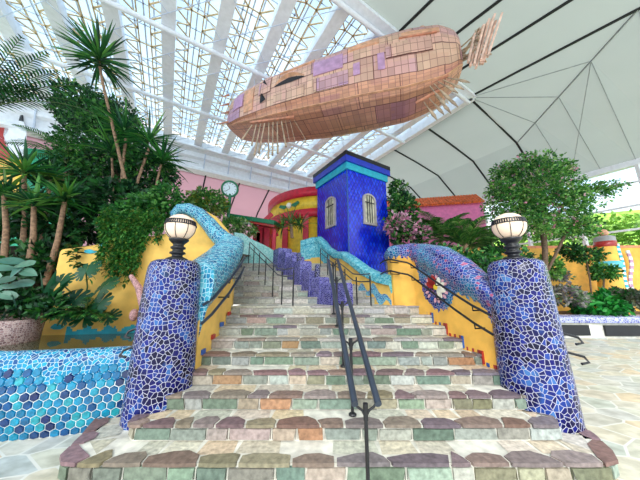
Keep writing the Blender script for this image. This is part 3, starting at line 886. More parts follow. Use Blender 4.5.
ring('blue_cornice', 6.32, 6.55, .02, plain('cornice_blue', (36, 60, 190), .3))
ring('roof_slab', 6.55, 6.72, .03, M['black'])
def tower_window(face):
    if face == 'R': o0, ax, nn = tp(0, k0, 0), eR, -eL
    else: o0, ax, nn = tp(k0, 0, 0), eL, -eR
    ca = TS*.5; z0, z1, hw = 4.05, 5.05, .33
    def q(u, z, out=0): p = o0+ax*(ca+u)+nn*out; return V((p.x, p.y, z))
    def outline(h, zlo, zhi):
        o = [q(-h, zlo), q(h, zlo), q(h, zhi)]
        for i in range(1, 10):
            a = PI*i/10; o.append(q(h*math.cos(a), zhi+h*math.sin(a)*.75))
        return o+[q(-h, zhi)]
    out, inn = outline(hw, z0, z1), outline(hw-.085, z0+.085, z1)
    b = MB()
    for i in range(len(out)):
        j = (i+1) % len(out)
        A, B2, c, e = out[i]+nn*.07, out[j]+nn*.07, inn[j]+nn*.07, inn[i]+nn*.07
        b.face([A, B2, c, e]); b.face([out[i], out[j], B2, A]); b.face([e, c, inn[j]+nn*.01, inn[i]+nn*.01])
    w = b.build('window', plain('window_frame_'+face, (186, 176, 172), .5), tw)
    b = MB(); b.face([p+nn*.012 for p in inn]); b.build('pane', M['glowpane'], w)
    b = MB()
    for u in (-.12, 0, .12): b.beam(q(u, z0+.08, .05), q(u, z1+.16, .05), .034, .03)
    b.beam(q(-.25, z1-.12, .05), q(.25, z1-.12, .05), .034, .03)
    b.build('bars', M['black'], w)
M['glowpane'] = plain('cream_glass', (238, 230, 200), .12, var=.1, scale=6, emit=.05)  # cream window pane, no lamp: a faint glow is added to its colour
tower_window('R'); tower_window('L')
b = MB(); b.tube([tp(k0, k0, zb_), tp(k0, k0, zt_)], .025, 6); b.build('corner_bead', M['bluetile'], tw)

# ------------------------------------------------------------------ roof: glazed space frame, membrane, fascia
TH = math.radians(32)
A_ = V((-math.sin(TH), math.cos(TH), 0)); B_ = V((math.cos(TH), math.sin(TH), 0))
RC = V((7.08, 9.75, 0))
def roof(t, s, z): p = RC+B_*t+A_*s; return V((p.x, p.y, EYE+z))
RZ = 9.0
ceil = empty('ceiling', tuple(roof(-8, 5, RZ)), kind='structure')
tag(ceil, 'glazed white space-frame roof over the hall', 'roof')
b = MB(); b.face([roof(-24, 0, RZ+.55), roof(0, 0, RZ+.55), roof(0, 11.2, RZ+.55), roof(-24, 11.2, RZ+.55)])
b.build('roof_glass', M['glass'], ceil)
for k in range(16):      # deep main ribs
    t = -.9-1.6*k
    b = MB(); b.beam(roof(t, 0, RZ+.2), roof(t, 11.2, RZ+.2), .26, .62)
    b.beam(roof(t, 0, RZ-.12), roof(t, 11.2, RZ-.12), .42, .07)
    b.build('main_rib', M['white'], ceil)
b = MB()
for k in range(16):      # tan lattice of the sun screens between the ribs
    t0 = -.9-1.6*k
    for j in range(20):
        s0 = j*.56
        for u0, u1 in ((.2, .62), (1.4, 1.0)):
            b.beam(roof(t0+u0, s0+.05, RZ+.3), roof(t0+u1, s0+.4, RZ+.3), .05, .03)
            b.beam(roof(t0+u1, s0+.4, RZ+.3), roof(t0+u0, s0+.56, RZ+.3), .04, .03)
        if j % 2: b.beam(roof(t0+.62, s0+.4, RZ+.3), roof(t0+1.0, s0+.4, RZ+.3), .04, .03)
    for u in (.62, 1.0): b.beam(roof(t0+u, 0, RZ+.3), roof(t0+u, 11.2, RZ+.3), .045, .03)
b.build('sunscreen_lattice', M['gold'], ceil)
b = MB()
for k in range(16):
    t0 = -.9-1.6*k
    for u in (.5, .8, 1.1): b.beam(roof(t0+u, 0, RZ+.5), roof(t0+u, 11.2, RZ+.5), .045, .05)
for j in range(15):
    b.beam(roof(-24, j*.8, RZ+.5), roof(0, j*.8, RZ+.5), .035, .05)
b.build('glazing_bars', M['steel'], ceil)
for s in (.06, 3.8, 7.5, 10.9):       # tubes crossing below the ribs
    b = MB(); b.tube([roof(-24, s, RZ-.32), roof(0, s, RZ-.32)], .085, 8); b.build('cross_tube', M['white'], ceil)
b = MB()
for k in range(16):      # thin bracing rods under the frame
    t = -.9-1.6*k
    for j in range(7):
        s = j*1.6
        b.beam(roof(t, s, RZ-.3), roof(t-1.6, s+1.6, RZ-.3), .02, .02)
        if j % 2: b.beam(roof(t, s+1.6, RZ-.3), roof(t-1.6, s, RZ-.3), .02, .02)
b.build('bracing_rods', M['steel'], ceil)
b = MB(); b.beam(roof(.1, -.1, RZ+.1), roof(.1, 11.4, RZ+.1), .3, .6); b.beam(roof(-24, -.1, RZ+.1), roof(.1, -.1, RZ+.1), .3, .6)
b.build('edge_beam', M['white'], ceil)
# fascia at the far edge
b = MB()
prof = [(11.2, RZ+.3), (11.2, 8.75), (11.4, 8.6), (11.4, 8.3), (11.6, 8.2), (11.6, 7.75), (11.52, 7.65), (11.52, 7.5), (11.8, 7.45), (12.2, 7.45)]
b.grid([[roof(t, s, z) for t in (-26, 1)] for s, z in prof], smooth=False)
fas = b.build('trim_1', M['white'], None, loc=tuple(roof(-12, 11.5, 7)), kind='structure')
b = MB()
for k in range(18): b.beam(roof(-1-1.5*k, 11.35, 8.6), roof(-1-1.5*k, 11.58, 7.65), .06, .06)
b.build('brace', M['steel'], fas)
def membrane(name, prof, mat, seams, seam_w, dirn, rng, sub=1):
    """prof: (offset, z) section; swept along the other axis"""
    def pt(o, w, z): return roof(o, w, z) if dirn == 'B' else roof(w, o, z)
    b = MB(); b.grid([[pt(o, w, z) for w in rng] for o, z in prof], smooth=False)
    o_ = b.build(name, mat, None, loc=tuple(pt(prof[0][0], rng[0], prof[0][1])), kind='structure')
    for w in seams:
        b = MB()
        for (o0, z0), (o1, z1) in zip(prof, prof[1:]): b.beam(pt(o0, w, z0-.03), pt(o1, w, z1-.024), seam_w, .05)
        b.build('seam', M['seam'], o_)
    return o_
membrane('ceiling_right', [(.2, 8.95), (2.6, 8.72), (5.1, 8.37), (7.1, 7.2), (8.5, 6.5)], M['membrane'], [0.02, 2.4, 4.85, 7.3, 9.75, 12.2], .09, 'B', [0, 3, 6, 9, 12, 16])
membrane('ceiling_near', [(-.2, 8.95), (-2, 8.72), (-4.8, 8.34), (-8, 7.9)], M['membrane'], [-8.8, -7.35, -5.2, -3.55, -1.9, 0], .085, 'A', [-24, -18, -12, -6, 0])
membrane('ceiling_back', [(12.0, 7.5), (14.5, 6.4), (17.5, 4.4), (19.5, 2.8)], M['pinkbounce'], [-1.0, -3.2, -5.4, -7.6, -9.8, -12], .09, 'A', [-26, -18, -10, -4, 4])
# corner folds
b = MB()
K, Np = roof(5.1, 0, 8.37), roof(0, -4.8, 8.34)
cpt = roof(0, 0, 8.95)
mid = [K.lerp(Np, u)+V((0,0,.0)) for u in (0, .25, .5, .75, 1)]
for a, c in zip(mid, mid[1:]): b.face([cpt, c, a])
E0, E1, E2 = roof(8.5, 0, 6.5), roof(8.5, -4.8, 6.5), roof(8.5, -9, 6.5)
em = [E0.lerp(E1, u) for u in (0, .25, .5, .75, 1)]
for (a, c), (e, g) in zip(zip(mid, mid[1:]), zip(em, em[1:])): b.face([a, c, g, e])
b.face([Np, roof(0, -9, 7.8), E2, E1])
co = b.build('ceiling_corner', M['membrane'], None, loc=tuple(cpt), kind='structure')
b = MB()
for m_ in mid[1:-1]: b.beam(cpt-V((0,0,.03)), m_-V((0,0,.03)), .014, .02)
for a, c in zip(mid[1:], em[1:]): b.beam(a-V((0,0,.03)), c-V((0,0,.03)), .02, .02)
b.beam(em[1]-V((0,0,.03)), mid[3]-V((0,0,.03)), .02, .02)
b.build('fine_seam', M['thinseam'], co)
b = MB(); b.beam(K-V((0,0,.03)), Np-V((0,0,.03)), .04, .04); b.beam(K-V((0,0,.03)), E0-V((0,0,.03)), .05, .05); b.build('seam', M['thinseam'], co)

# eave beam and window wall on the right
b = MB(); b.beam(roof(8.5, -9, 6.38), roof(8.5, 16, 6.38), .35, .3)
b.build('trim_2', M['white'], None, loc=tuple(roof(8.5, 0, 6.7)), kind='structure')
ww = empty('window_1', tuple(roof(8.5, 0, -EYE)), kind='structure')
b = MB(); b.face([roof(8.55, -9, -EYE), roof(8.55, 16, -EYE), roof(8.55, 16, 6.3), roof(8.55, -9, 6.3)]); b.build('pane', M['clear'], ww)
b = MB()
for k in range(11): s = -8.4+2.4*k; b.beam(roof(8.5, s, -EYE), roof(8.5, s, 6.3), .16, .16)
for z in (5.4, 4.2, 3.0, 1.8, .6): b.beam(roof(8.5, -9, z), roof(8.5, 16, z), .07, .1)
b.build('frame', M['white'], ww)
# the hillside outside
b = MB()
rows = []
for j in range(14):
    rows.append([roof(13+j*2.2, -24+i*3.2, -EYE+min(10.0, 1.6+1.2*j)+.5*math.sin(i*1.7+j)+.4*math.sin(i*.6)) for i in range(20)])
b.grid(rows); b.build('ground_hillside', M['grass'], None, loc=tuple(roof(14, 0, -EYE)), kind='structure')

# ------------------------------------------------------------------ the hanging airship
SA = V((.951, -.309, 0)); SN = V((.309, .951, 0)); SM = V((.40, 7.56, EYE)); SL = 8.35
HW = [(0, .46), (.02, .56), (.08, .72), (.25, .90), (.45, .98), (.65, .98), (.82, .88), (.93, .72), (.985, .52), (1, .40)]
ZT = [(0, 7.45), (.02, 7.66), (.08, 7.84), (.25, 8.0), (.5, 8.12), (.7, 8.26), (.85, 8.3), (.94, 8.22), (.985, 8.0), (1, 7.8)]
ZB = [(0, 6.42), (.05, 6.36), (.15, 6.34), (.5, 6.3), (.85, 6.26), (.95, 6.42), (1, 6.7)]
ZU = [(0, 6.38), (.06, 6.22), (.2, 6.0), (.5, 5.8), (.8, 5.76), (.93, 5.98), (1, 6.55)]
def ship(t, w, z): p = SM+SA*((t-.5)*SL)+SN*w; return V((p.x, p.y, EYE+z))
SECT = [(0, 1), (.42, .99), (.72, .93), (.90, .78), (.98, .55), (1.0, .3), (1.0, 0)]
def hull_pt(t, k, side):
    """k in 0..len(SECT)-1 along the section from ridge to lower edge"""
    i = min(int(k), len(SECT)-2); f = k-i
    u = lerp(SECT[i][0], SECT[i+1][0], f); v = lerp(SECT[i][1], SECT[i+1][1], f)
    zb, zt, hw = interp(ZB, t), interp(ZT, t), interp(HW, t)
    return ship(t, side*u*hw, zb+(zt-zb)*v)
airship = empty('airship', tuple(ship(.5, 0, 7)), 'patchwork copper and lavender airship sculpture with oars hanging below the glazed roof', 'sculpture')
nt_ = 54
ts = [0]+[(.5-.5*math.cos(PI*i/nt_)) for i in range(1, nt_)]+[1]
b = MB()
for side in (-1, 1):
    rows, uvs = [], []
    L = 0; kk = [i*.5 for i in range(2*len(SECT)-1)]
    for k in kk:
        rows.append([hull_pt(t, k, side) for t in ts]); 
        uvs.append([(t*SL+20, (kk[-1]-k)/kk[-1]*2.3) for t in ts])
    b.grid(rows, uvs=uvs, flip=(side > 0))
for t in (0, 1):
    ringp = [hull_pt(t, k, -1) for k in kk]+[hull_pt(t, k, 1) for k in kk[::-1]]
    b.face(ringp, uv=[(20+p.x, p.z) for p in ringp])
b.build('hull', M['hull'], airship)
def under(rowsdef, name, mat):
    b = MB()
    for side in (-1, 1):
        rows, uvs = [], []
        for n_, (fw, fz) in enumerate(rowsdef):
            rows.append([ship(t, side*interp(HW, t)*fw, lerp(interp(ZB, t), interp(ZU, t), fz)) for t in ts]); uvs.append([(t*SL+3, n_*.33) for t in ts])
        b.grid(rows, uvs=uvs, flip=(side > 0), smooth=False)
    return b.build(name, mat, airship)
M['under'] = make_plates('under_plating')
for nd in M['under'].node_tree.nodes:
    if nd.type == 'VALTORGB' and len(nd.color_ramp.elements) == 5:
        for e, c in zip(nd.color_ramp.elements, [(216,156,122),(208,146,118),(222,164,132),(202,142,132),(188,134,146)]): e.color = (*lin(c), 1)
under([(1.0, 0), (.9, .25), (.86, .66)], 'lower_band', M['under'])
under([(.86, .66), (.93, .70), (.93, .76), (.86, .78)], 'ledge', M['copper'])
under([(.86, .78), (.72, .93), (.4, 1.0), (0, 1.02)], 'keel', M['under'])
# raised plates
def plate(t0, t1, k0, k1, mat, out=.035, name='plate'):
    b = MB(); n = 6; m = 3
    def q(t, k, o):
        p = hull_pt(t, k, -1); c = ship(t, 0, 7.2); d = (p-c).normalized(); return p+d*o
    top = [[q(lerp(t0, t1, i/n), lerp(k0, k1, j/m), out) for i in range(n+1)] for j in range(m+1)]
    uv = [[(lerp(t0, t1, i/n)*SL+7.7*t0, lerp(k0, k1, j/m)*.38) for i in range(n+1)] for j in range(m+1)]
    b.grid(top, uvs=uv, smooth=False)
    ed = [(lerp(t0,t1,i/n), k0) for i in range(n+1)]+[(t1, lerp(k0,k1,j/m)) for j in range(1, m+1)]+[(lerp(t1,t0,i/n), k1) for i in range(1, n+1)]+[(t0, lerp(k1,k0,j/m)) for j in range(1, m+1)]
    for (a, c), (e, g) in zip(ed, ed[1:]): b.face([q(a, c, 0), q(e, g, 0), q(e, g, out), q(a, c, out)])
    return b.build(name, mat, airship)
for a in ((.12, .17, 3.3, 5.7, M['copper']), (.20, .26, 2.9, 4.7, M['hull']), (.28, .42, 5.1, 5.95, M['hull']), (.46, .60, 5.0, 5.9, M['hull']),
          (.30, .46, 2.6, 3.1, M['copper']), (.46, .58, 3.4, 4.7, M['lavender']), (.62, .645, 4.7, 5.5, M['lavender']), (.71, .735, 4.4, 5.5, M['lavender']),
          (.74, .90, 3.9, 4.9, M['hull']), (.05, .11, 3.4, 5.0, M['lavender']), (.60, .72, 2.9, 3.4, M['copper']), (.80, .93, 3.1, 3.5, M['copper'])):
    plate(*a)
# brow over the eye-shaped opening
b = MB(); n = 12
def qh(t, k, o):
    p = hull_pt(t, k, -1); d = (p-ship(t, 0, 7.2)).normalized(); return p+d*o
for i in range(n):
    t0, t1 = lerp(.28, .42, i/n), lerp(.28, .42, (i+1)/n)
    s0, s1 = math.sin(PI*i/n), math.sin(PI*(i+1)/n)
    b.face([qh(t0, 4.35-.34*s0, .015), qh(t1, 4.35-.34*s1, .015), qh(t1, 4.42+.06*s1, .015), qh(t0, 4.42+.06*s0, .015)], 0)
    b.face([qh(t0, 4.3-.34*s0, .02), qh(t1, 4.3-.34*s1, .02), qh(t1, 4.2-.34*s1, .02+.12*s1), qh(t0, 4.2-.34*s0, .02+.12*s0)], 1)
b.build('eye_opening', [M['dark'], M['copper']], airship)
for t, k, h in ((.215, 3.3, .05), (.21, 4.6, .05)):
    b = MB(); b.face([qh(t, k, .03), qh(t+.03, k+.7, .03), qh(t, k+.85, .03)]); b.face([qh(t, k, .03), qh(t+.03, k+.7, .03), qh(t+.018, k+.2, .14)]); b.build('fin_vent', M['dark'], airship)
b = MB(); b.beam(qh(.79, 3.5, .02), qh(.92, 3.6, .05), .05, .05); b.build('seam_rib', M['hullunder'], airship)
# deck box, rings on the ridge
b = MB(); b.box(tuple((-.55, -.28, 0)), (.55, .28, .2), mtx=Matrix.Translation(ship(.71, -.1, 8.14)) @ Matrix(((SA.x, SN.x, 0), (SA.y, SN.y, 0), (0, 0, 1))).to_4x4()); b.build('deck_box', M['lavender'], airship)
for t in (.42, .56, .88):
    b = MB(); p = hull_pt(t, 1.2, -1); b.tube([p+SA*(.09*math.cos(2*PI*k/12))+V((0,0,.06+.09*math.sin(2*PI*k/12))) for k in range(13)], .022, 6); b.build('ring', M['copper'], airship)
# front oars
for i in range(11):
    a = W(*(lerp(252, 294, i/10), lerp(125, 120, i/10)), 7.35); u = i/10
    e = W(lerp(243, 304, u)+R.uniform(-3, 3), lerp(142, 140, u)+15*math.sin(PI*min(1, u*1.3))+R.uniform(-3, 3), lerp(7.2, 6.9, u))
    b = MB(); b.tube([a, a.lerp(e, .5), e], [.02, .024, .034] if i < 8 else .009, 6); b.build('oar', M['oar'], airship)
b = MB(); b.beam(W(250, 123, 7.45), W(294, 117, 7.3), .08, .07); b.build('oar_rail', M['hullunder'], airship)
# rear oars, two banks of blades
for i in range(9):
    if i < 5: a = W(430+4*i, 86-2.2*i, 5.95); e = W(446+6*i, 107-6*i+R.uniform(-2, 2), 5.55)
    else: a = W(424+5*(i-5), 102-4*(i-5), 6.15); e = W(437+7*(i-5), 121-4*(i-5)+R.uniform(-2, 2), 5.8)
    d = (e-a).normalized(); b = MB(); b.tube([a, a.lerp(e, .45)], .015, 6)
    x = d.cross(V((0,1,0))).normalized()
    b.prism([a.lerp(e, .4)-x*.02, a.lerp(e, .4)+x*.02, a.lerp(e, .75)+x*.055, e, a.lerp(e, .75)-x*.055], d.cross(x)*.025); b.build('oar', M['oar'], airship)
b = MB(); b.beam(W(420, 88, 6.1), W(448, 75, 5.85), .05, .08); b.beam(W(416, 103, 6.2), W(440, 90, 6.0), .05, .07); b.build('oar_rail', M['hullunder'], airship)
# prow spikes
for py, ln in ((95, 6), (104, 9), (112, 7), (122, 14)):
    a = W(229, py, 8.3); e = W(228-ln, py+ln*.12+1, 8.35); b = MB(); b.tube([a, e], [.05, .006], 6); b.build('prow_spike', M['hullunder'], airship)
# tail: fan of planks on a braced frame
for i in range(15):
    u = i/14
    c = W(lerp(471, 490, u), lerp(49, 37, u), lerp(5.35, 5.0, u))
    up = (W(486+9*u, 10+8*u, 5.1)-W(474+11*u, 66-18*u, 5.2)).normalized(); ln = lerp(.66, .86, u)*(1-.5*abs(u-.55))
    off = SA*(.05*(i % 3)) + SN*(.1*((i % 2)-.5))
    b = MB(); b.beam(c+off-up*ln, c+off+up*ln*R.uniform(.75, 1.05), .075, .05); b.build('tail_plank', M['tailwood'], airship)
b = MB(); root = ship(.99, 0, 7.2)
for i in range(12):
    u = i/11; e = W(lerp(478, 492, R.random()), lerp(20, 62, u), 5.15)
    b.beam(root+V((0,0,R.uniform(-.25, .25))), e, .03, .03)
    e2 = W(470+10*R.random(), lerp(28, 62, R.random()), 5.3); b.beam(e2, e, .022, .022)
b.build('tail_frame', M['oar'], airship)
for px in (374, 420):
    a = hull_pt(.78 if px < 400 else .9, 0, -1); b = MB(); b.tube([a, V((a.x+.05, a.y, EYE+RZ-.2))], .012, 5)
    for k in range(9):
        p = a.lerp(V((a.x+.05, a.y, EYE+RZ-.2)), (k+.5)/9); b.sphere(p, .03, 6, 4)
    b.build('hanging_chain', M['steel'], airship)
for t in (.1, .3, .5):
    a = hull_pt(t, 0, -1); b = MB(); b.tube([a, V((a.x, a.y, EYE+RZ-.2))], .01, 5); b.build('hanging_chain', M['steel'], airship)

# ------------------------------------------------------------------ background buildings
# round red and yellow pavilion
dc = V((.35, 13.2, 0)); DR = 3.15
pav = empty('round_pavilion', tuple(dc), 'round red and yellow pavilion behind the blue tower', 'building')
def drum(name, z0, z1, r, mat, n=48, cap=False):
    b = MB(); b.lathe([(r-.3, z0), (r, z0), (r, z1), (r-.3, z1)]+([(0, z1)] if cap else []), (dc.x, dc.y, 0), n); return b.build(name, mat, pav)
drum('wall', 1.5, 4.85, DR-.12, M['brightyellow'])
drum('lower_band', 4.85, 5.2, DR+.08, M['red'])
drum('frieze', 5.2, 5.8, DR, M['brightyellow'])
drum('upper_band', 5.8, 6.2, DR+.12, M['red'], cap=True)
for a in (150, 178, 205, 232, 252, 275, 300):
    q = math.radians(a); x, y = dc.x+DR*math.cos(q), dc.y+DR*math.sin(q)
    b = MB(); b.box((x-.12, y-.12, 1.5), (x+.12, y+.12, 4.9)); b.build('post', M['red'], pav)
for a in (196, 236):
    q = math.radians(a); n_ = V((math.cos(q), math.sin(q), 0)); ta = V((-n_.y, n_.x, 0)); p = dc+n_*(DR+.03)+V((0,0,5.5))
    b = MB()
    for s in (-1, 1): b.prism([p+ta*s*.08, p+ta*s*.55+V((0,0,.12)), p+ta*s*.62, p+ta*s*.3-V((0,0,.13))], n_*.03, 0)
    b.sphere(p, .14, 10, 6, 1); b.build('emblem', [M['green'], M['pure']], pav)
# low red structure left of the pavilion
b = MB()
for px, py in ((262, 228), (268, 222), (258, 234)):
    p = W(px, py, 10.2); b.box((p.x-.16, p.y-.2, 1.8), (p.x+.14, p.y+.2, p.z))
b.beam(W(248, 236, 10.1), W(272, 214, 10.3), .14, .18); b.beam(W(262, 240, 10.1), W(278, 234, 10.3), .12, .15)
tag(b.build('red_railing', M['red'], loc=tuple(W(262, 240, 10.2))), 'red painted timber stand left of the round pavilion', 'stand')
b = MB(); a, e = W(233, 217, 9.6), W(277, 224, 9.0)
b.beam(a, e, .5, .16); aw = b.build('awning', M['green'], loc=tuple(a))
tag(aw, 'sloping dark green awning beside the clock post', 'awning')
b = MB(); b.beam(a-V((0,0,.14)), e-V((0,0,.14)), .46, .08); b.build('fascia_board', M['redtile'], aw)
b = MB(); b.beam(W(275, 224, 9.05), V((W(275, 224, 9.05).x, 9.05, 2.4)), .12, .12); b.build('support_post', M['red'], aw)
# clock
cp = W(230, 189, 8.9); clk = empty('clock_post', (cp.x, cp.y, 2.4), 'green post clock with round white dial left of the pavilion', 'clock')
b = MB(); b.tube([(cp.x, cp.y+.05, 2.4), (cp.x, cp.y+.05, cp.z-.2)], .065, 10); b.build('post', M['green'], clk)
fd = V((.25, -.93, -.25)).normalized(); xx = fd.cross(V((0,0,1))).normalized(); yy = xx.cross(fd)
def ringpts(r, o, n=28): return [cp+fd*o+(xx*math.cos(2*PI*k/n)+yy*math.sin(2*PI*k/n))*r for k in range(n)]
b = MB(); b.grid([ringpts(.05, -.18), ringpts(.3, -.17), ringpts(.33, -.05), ringpts(.33, .08), ringpts(.265, .1), ringpts(.255, .05)], close=True); cas = b.build('case', M['green'], clk)
b = MB(); b.face(ringpts(.26, .06)); dial = b.build('dial', M['dial'], clk)
b = MB()
for k in range(12):
    a = 2*PI*k/12; r_ = xx*math.cos(a)+yy*math.sin(a)
    b.beam(cp+fd*.066+r_*.19, cp+fd*.066+r_*.24, .022, .006)
b.build('hour_marks', M['black'], dial)
for a, ln in ((.3, .13), (2.2, .2)):
    b = MB(); r_ = xx*math.sin(a)+yy*math.cos(a); b.beam(cp+fd*.07, cp+fd*.07+r_*ln, .02, .006); b.build('hand', M['black'], dial)
# pink building with orange tiled roof
pk = empty('pink_building', (6.5, 14, 0), 'pink rendered building with orange tiled eaves right of the tower', 'building')
PA, PB = V((3.9, 14.6, 0)), V((9.6, 13.4, 0))
b = MB(); pd = (PB-PA).normalized(); pn = V((-pd.y, pd.x, 0))
b.prism([PA, PB, PB+pn*3, PA+pn*3], (0, 0, 6.75)); b.build('wall', M['pink'], pk)
b = MB(); n = 36
for i in range(n):
    p = PA+(PB-PA)*((i+.5)/n)-pn*.25+V((0,0,6.7)); b.tube([p, p+pn*.9+V((0,0,.75))], .085, 6)
b.face([PA-pn*.2+V((0,0,6.68)), PB-pn*.2+V((0,0,6.68)), PB+pn*.7+V((0,0,7.42)), PA+pn*.7+V((0,0,7.42))])
b.build('tiled_eaves', M['orangeroof'], pk)
for u in (.42, .78):
    p = PA+(PB-PA)*u+V((0,0,3.4)); b = MB(); b.prism([p, p+pd*.8, p+pd*.8+V((0,0,.8)), p+V((0,0,.8))], -pn*.06); b.build('window', M['dark'], pk)
# yellow wall and column far right
yw = empty('garden_wall', (11, 11.5, 0), 'tall orange-yellow garden wall at far right with a red painted rim', 'wall')
b = MB(); YA, YB = V((6.9, 12.0, 0)), V((19, 11.6, 0))
b.prism([YA, YB, YB+V((0,.4,0)), YA+V((0,.4,0))], (0, 0, 3.75)); b.build('wall_body', M['orange_yellow'], yw)
b = MB(); b.prism([YA+V((0,-.02,3.72)), YB+V((0,-.02,3.72)), YB+V((0,.42,3.72)), YA+V((0,.42,3.72))], (0, 0, .12)); b.build('rim', plain('salmon_paint', (236, 150, 110), .7), yw)
cl0, cl1 = W(613, 300, 10.6), W(604, 238, 10.9)
b = MB()
def colp(t, r): c = cl0.lerp(cl1, t); return [c+V((r*math.cos(2*PI*k/20), r*math.sin(2*PI*k/20), 0)) for k in range(20)]
colm = empty('leaning_column', tuple(cl0), 'leaning orange-yellow column with teal collar and red and blue cap at far right', 'column')
b.grid([colp(-.3, .44), colp(.85, .34)], close=True); b.build('shaft', M['orange_yellow'], colm)
b = MB(); b.grid([colp(.48, .40), colp(.5, .44), colp(.58, .44), colp(.6, .38)], close=True); b.build('collar', M['teal'], colm)
b = MB(); b.grid([colp(.84, .35), colp(.85, .38), colp(.93, .37), colp(.94, .33)], close=True); b.build('red_band', M['redtile'], colm)
b = MB(); b.grid([colp(.93, .36), colp(1.01, .34), colp(1.03, .24)], close=True); b.face(colp(1.03, .24)); b.build('cap', M['grey'], colm)
b = MB(); c0 = cl0.lerp(cl1, 1.03); b.sphere(c0+V((0,0,.15)), .18, 12, 8); b.build('finial', M['copper'], colm)
b = MB()
for k in range(26):
    t = k/26; c = cl0.lerp(cl1, t*1.0-.1); r = lerp(.44, .35, t)
    q = c+V((r*math.cos(-.9+.1*math.sin(t*12)), r*math.sin(-.9), 0)); b.prism([q+V((-.07,-.02,-.05)), q+V((.07,-.02,-.05)), q+V((.06,-.02,.05)), q+V((-.06,-.02,.05))], (0, -.03, 0), k % 2)
b.build('tile_trail', [M['cyan'], M['dial']], colm)
b = MB()
for k in range(16):
    t = k/15; q = W(lerp(627, 634, t)+2*math.sin(t*7), lerp(252, 298, t), 11.5)
    b.prism([q+V((-.08,0,-.07)), q+V((.08,0,-.07)), q+V((.08,0,.07)), q+V((-.08,0,.07))], (0, -.05, 0), k % 2)
b.build('tile_trail', [M['dial'], M['lavender']], yw)
# planter bench far right
pln = empty('planter', (10, 9.2, 0), 'long planter with lilac mosaic coping and dark recesses at far right', 'planter')
path = Path([(5.6, 9.5), (7.4, 9.2), (10.2, 9.0), (14, 9.0)]); 
rows, uvs = [], []
for o, z in ((.02, 0), (.02, .5), (-.08, .52), (-.1, .62), (-.06, .72), (.1, .76), (.5, .76), (.55, .4)):
    r_, u_ = [], []
    for i in range(31):
        p, q = path.at(path.L[-1]*i/30); p = p+q*o; r_.append(V((p.x, p.y, z))); u_.append((path.L[-1]*i/30, z+o))
    rows.append(r_); uvs.append(u_)
b = MB(); b.grid(rows, uvs=uvs, matf=lambda i, j: 0 if i > 1 else 1, smooth=False); b.build('body', [M['planter'], M['pale']], pln)
b = MB()
for i in range(9):
    p, q = path.at(1.9+i*.14); b.beam((p.x, p.y-.03, 0), (p.x, p.y-.03, .5), .06, .06)
b.build('ribs', M['grey'], pln)
for i in range(4):
    b = MB(); x0 = 8.55+i*1.55; y = path.at(3.1+i*1.5)[0].y-.05
    b.box((x0, y, .08), (x0+1.25, y+.06, .44)); b.build('recess', M['dark'], pln)

# painted mural wall at far left
mu = empty('mural_wall', (-10.5, 8.6, 0), 'painted mural wall with red, white and green shapes at far left', 'wall')
MA, MBp = V((-20, 9.1, 0)), V((-11.2, 10.6, 0)); md = (MBp-MA).normalized(); mn = V((md.y, -md.x, 0))
b = MB(); b.prism([MA, MBp, MBp-mn*.3, MA-mn*.3], (0, 0, 8.2)); b.build('wall_body', M['muralteal'], mu)
def mp_(px, py): 
    r_ = W(px, py, 1.0)-V((0,0,EYE)); r_ = V((r_.x, r_.y, r_.z)); k = (MA-V((0,0,0))).dot(V((mn.x, mn.y, 0)))/(r_.x*mn.x+r_.y*mn.y)
    return V((r_.x*k, r_.y*k, EYE+r_.z*k))+mn*.01
for poly, mat in (([(-6,112),(6,112),(9,130),(4,140),(-8,132)], 'redtile'), ([(8,112),(20,110),(27,130),(26,160),(14,158),(4,136)], 'white'), ([(-6,135),(4,140),(12,160),(8,180),(-10,180)], 'redtile'), ([(-10,160),(12,160),(22,205),(-10,210)], 'yellow'), ([(18,112),(23,112),(24,122),(19,121)], 'dark'), ([(13,160),(27,160),(30,175),(18,190)], 'brightyellow')):
    b = MB(); b.prism([mp_(x, y) for x, y in poly], mn*.02); b.build('painted_panel', M[mat], mu)

# ------------------------------------------------------------------ planting
GREEN_D = [(26,72,38),(34,92,44),(22,60,38),(46,110,50),(58,124,54),(30,84,40)]
GREEN_M = [(48,120,52),(68,144,60),(40,104,52),(92,164,72),(108,176,80),(60,132,56)]
GREEN_L = [(104,168,72),(134,190,88),(82,150,66),(160,204,110),(66,132,60)]
GREEN_P = [(36,100,54),(66,144,64),(28,82,48),(104,174,74),(48,118,58)]
def leafcol(pal): return jit(R.choice(pal), 14)
def ribbon(b, base, d, up, L, w, droop, col, segs=4, fold=.25, taper=True):
    """a strap leaf folded along its midrib, bending under its weight"""
    d = V(d).normalized(); p = V(base); side = d.cross(V(up)); 
    if side.length < 1e-3: side = d.cross(V((1,0,0)))
    side.normalize(); prev = None
    for i in range(segs+1):
        t = i/segs; ww = w*(math.sin(PI*min(1, .18+.82*t)) if taper else 1)*(1 if t < .98 else .05)
        n_ = side.cross(d).normalized(); l, r_ = p-side*ww/2+n_*ww*fold, p+side*ww/2+n_*ww*fold
        if prev:
            b.face([prev[0], prev[1], p, l], 0, col); b.face([prev[1], prev[2], r_, p], 0, tuple(x*.93 for x in col))
        prev = (l, p, r_)
        p = p+d*(L/segs); d = (d+V((0,0,-droop/segs))).normalized()
def rnd_dir(zmin=-1, zmax=1):
    z = R.uniform(zmin, zmax); a = R.uniform(0, 2*PI); r_ = math.sqrt(1-z*z); return V((r_*math.cos(a), r_*math.sin(a), z))
def rosette(b, c, n, L, w, droop, pal, zmin=-.35, zmax=1):
    for k in range(n):
        d = rnd_dir(zmin, zmax); ribbon(b, V(c)+V((0,0,R.uniform(-.08, .05)))+d*.03, d, (0,0,1), L*R.uniform(.75, 1.1), w, droop*R.uniform(.6, 1.3)*(1-.5*abs(d.z)), leafcol(pal), 4)
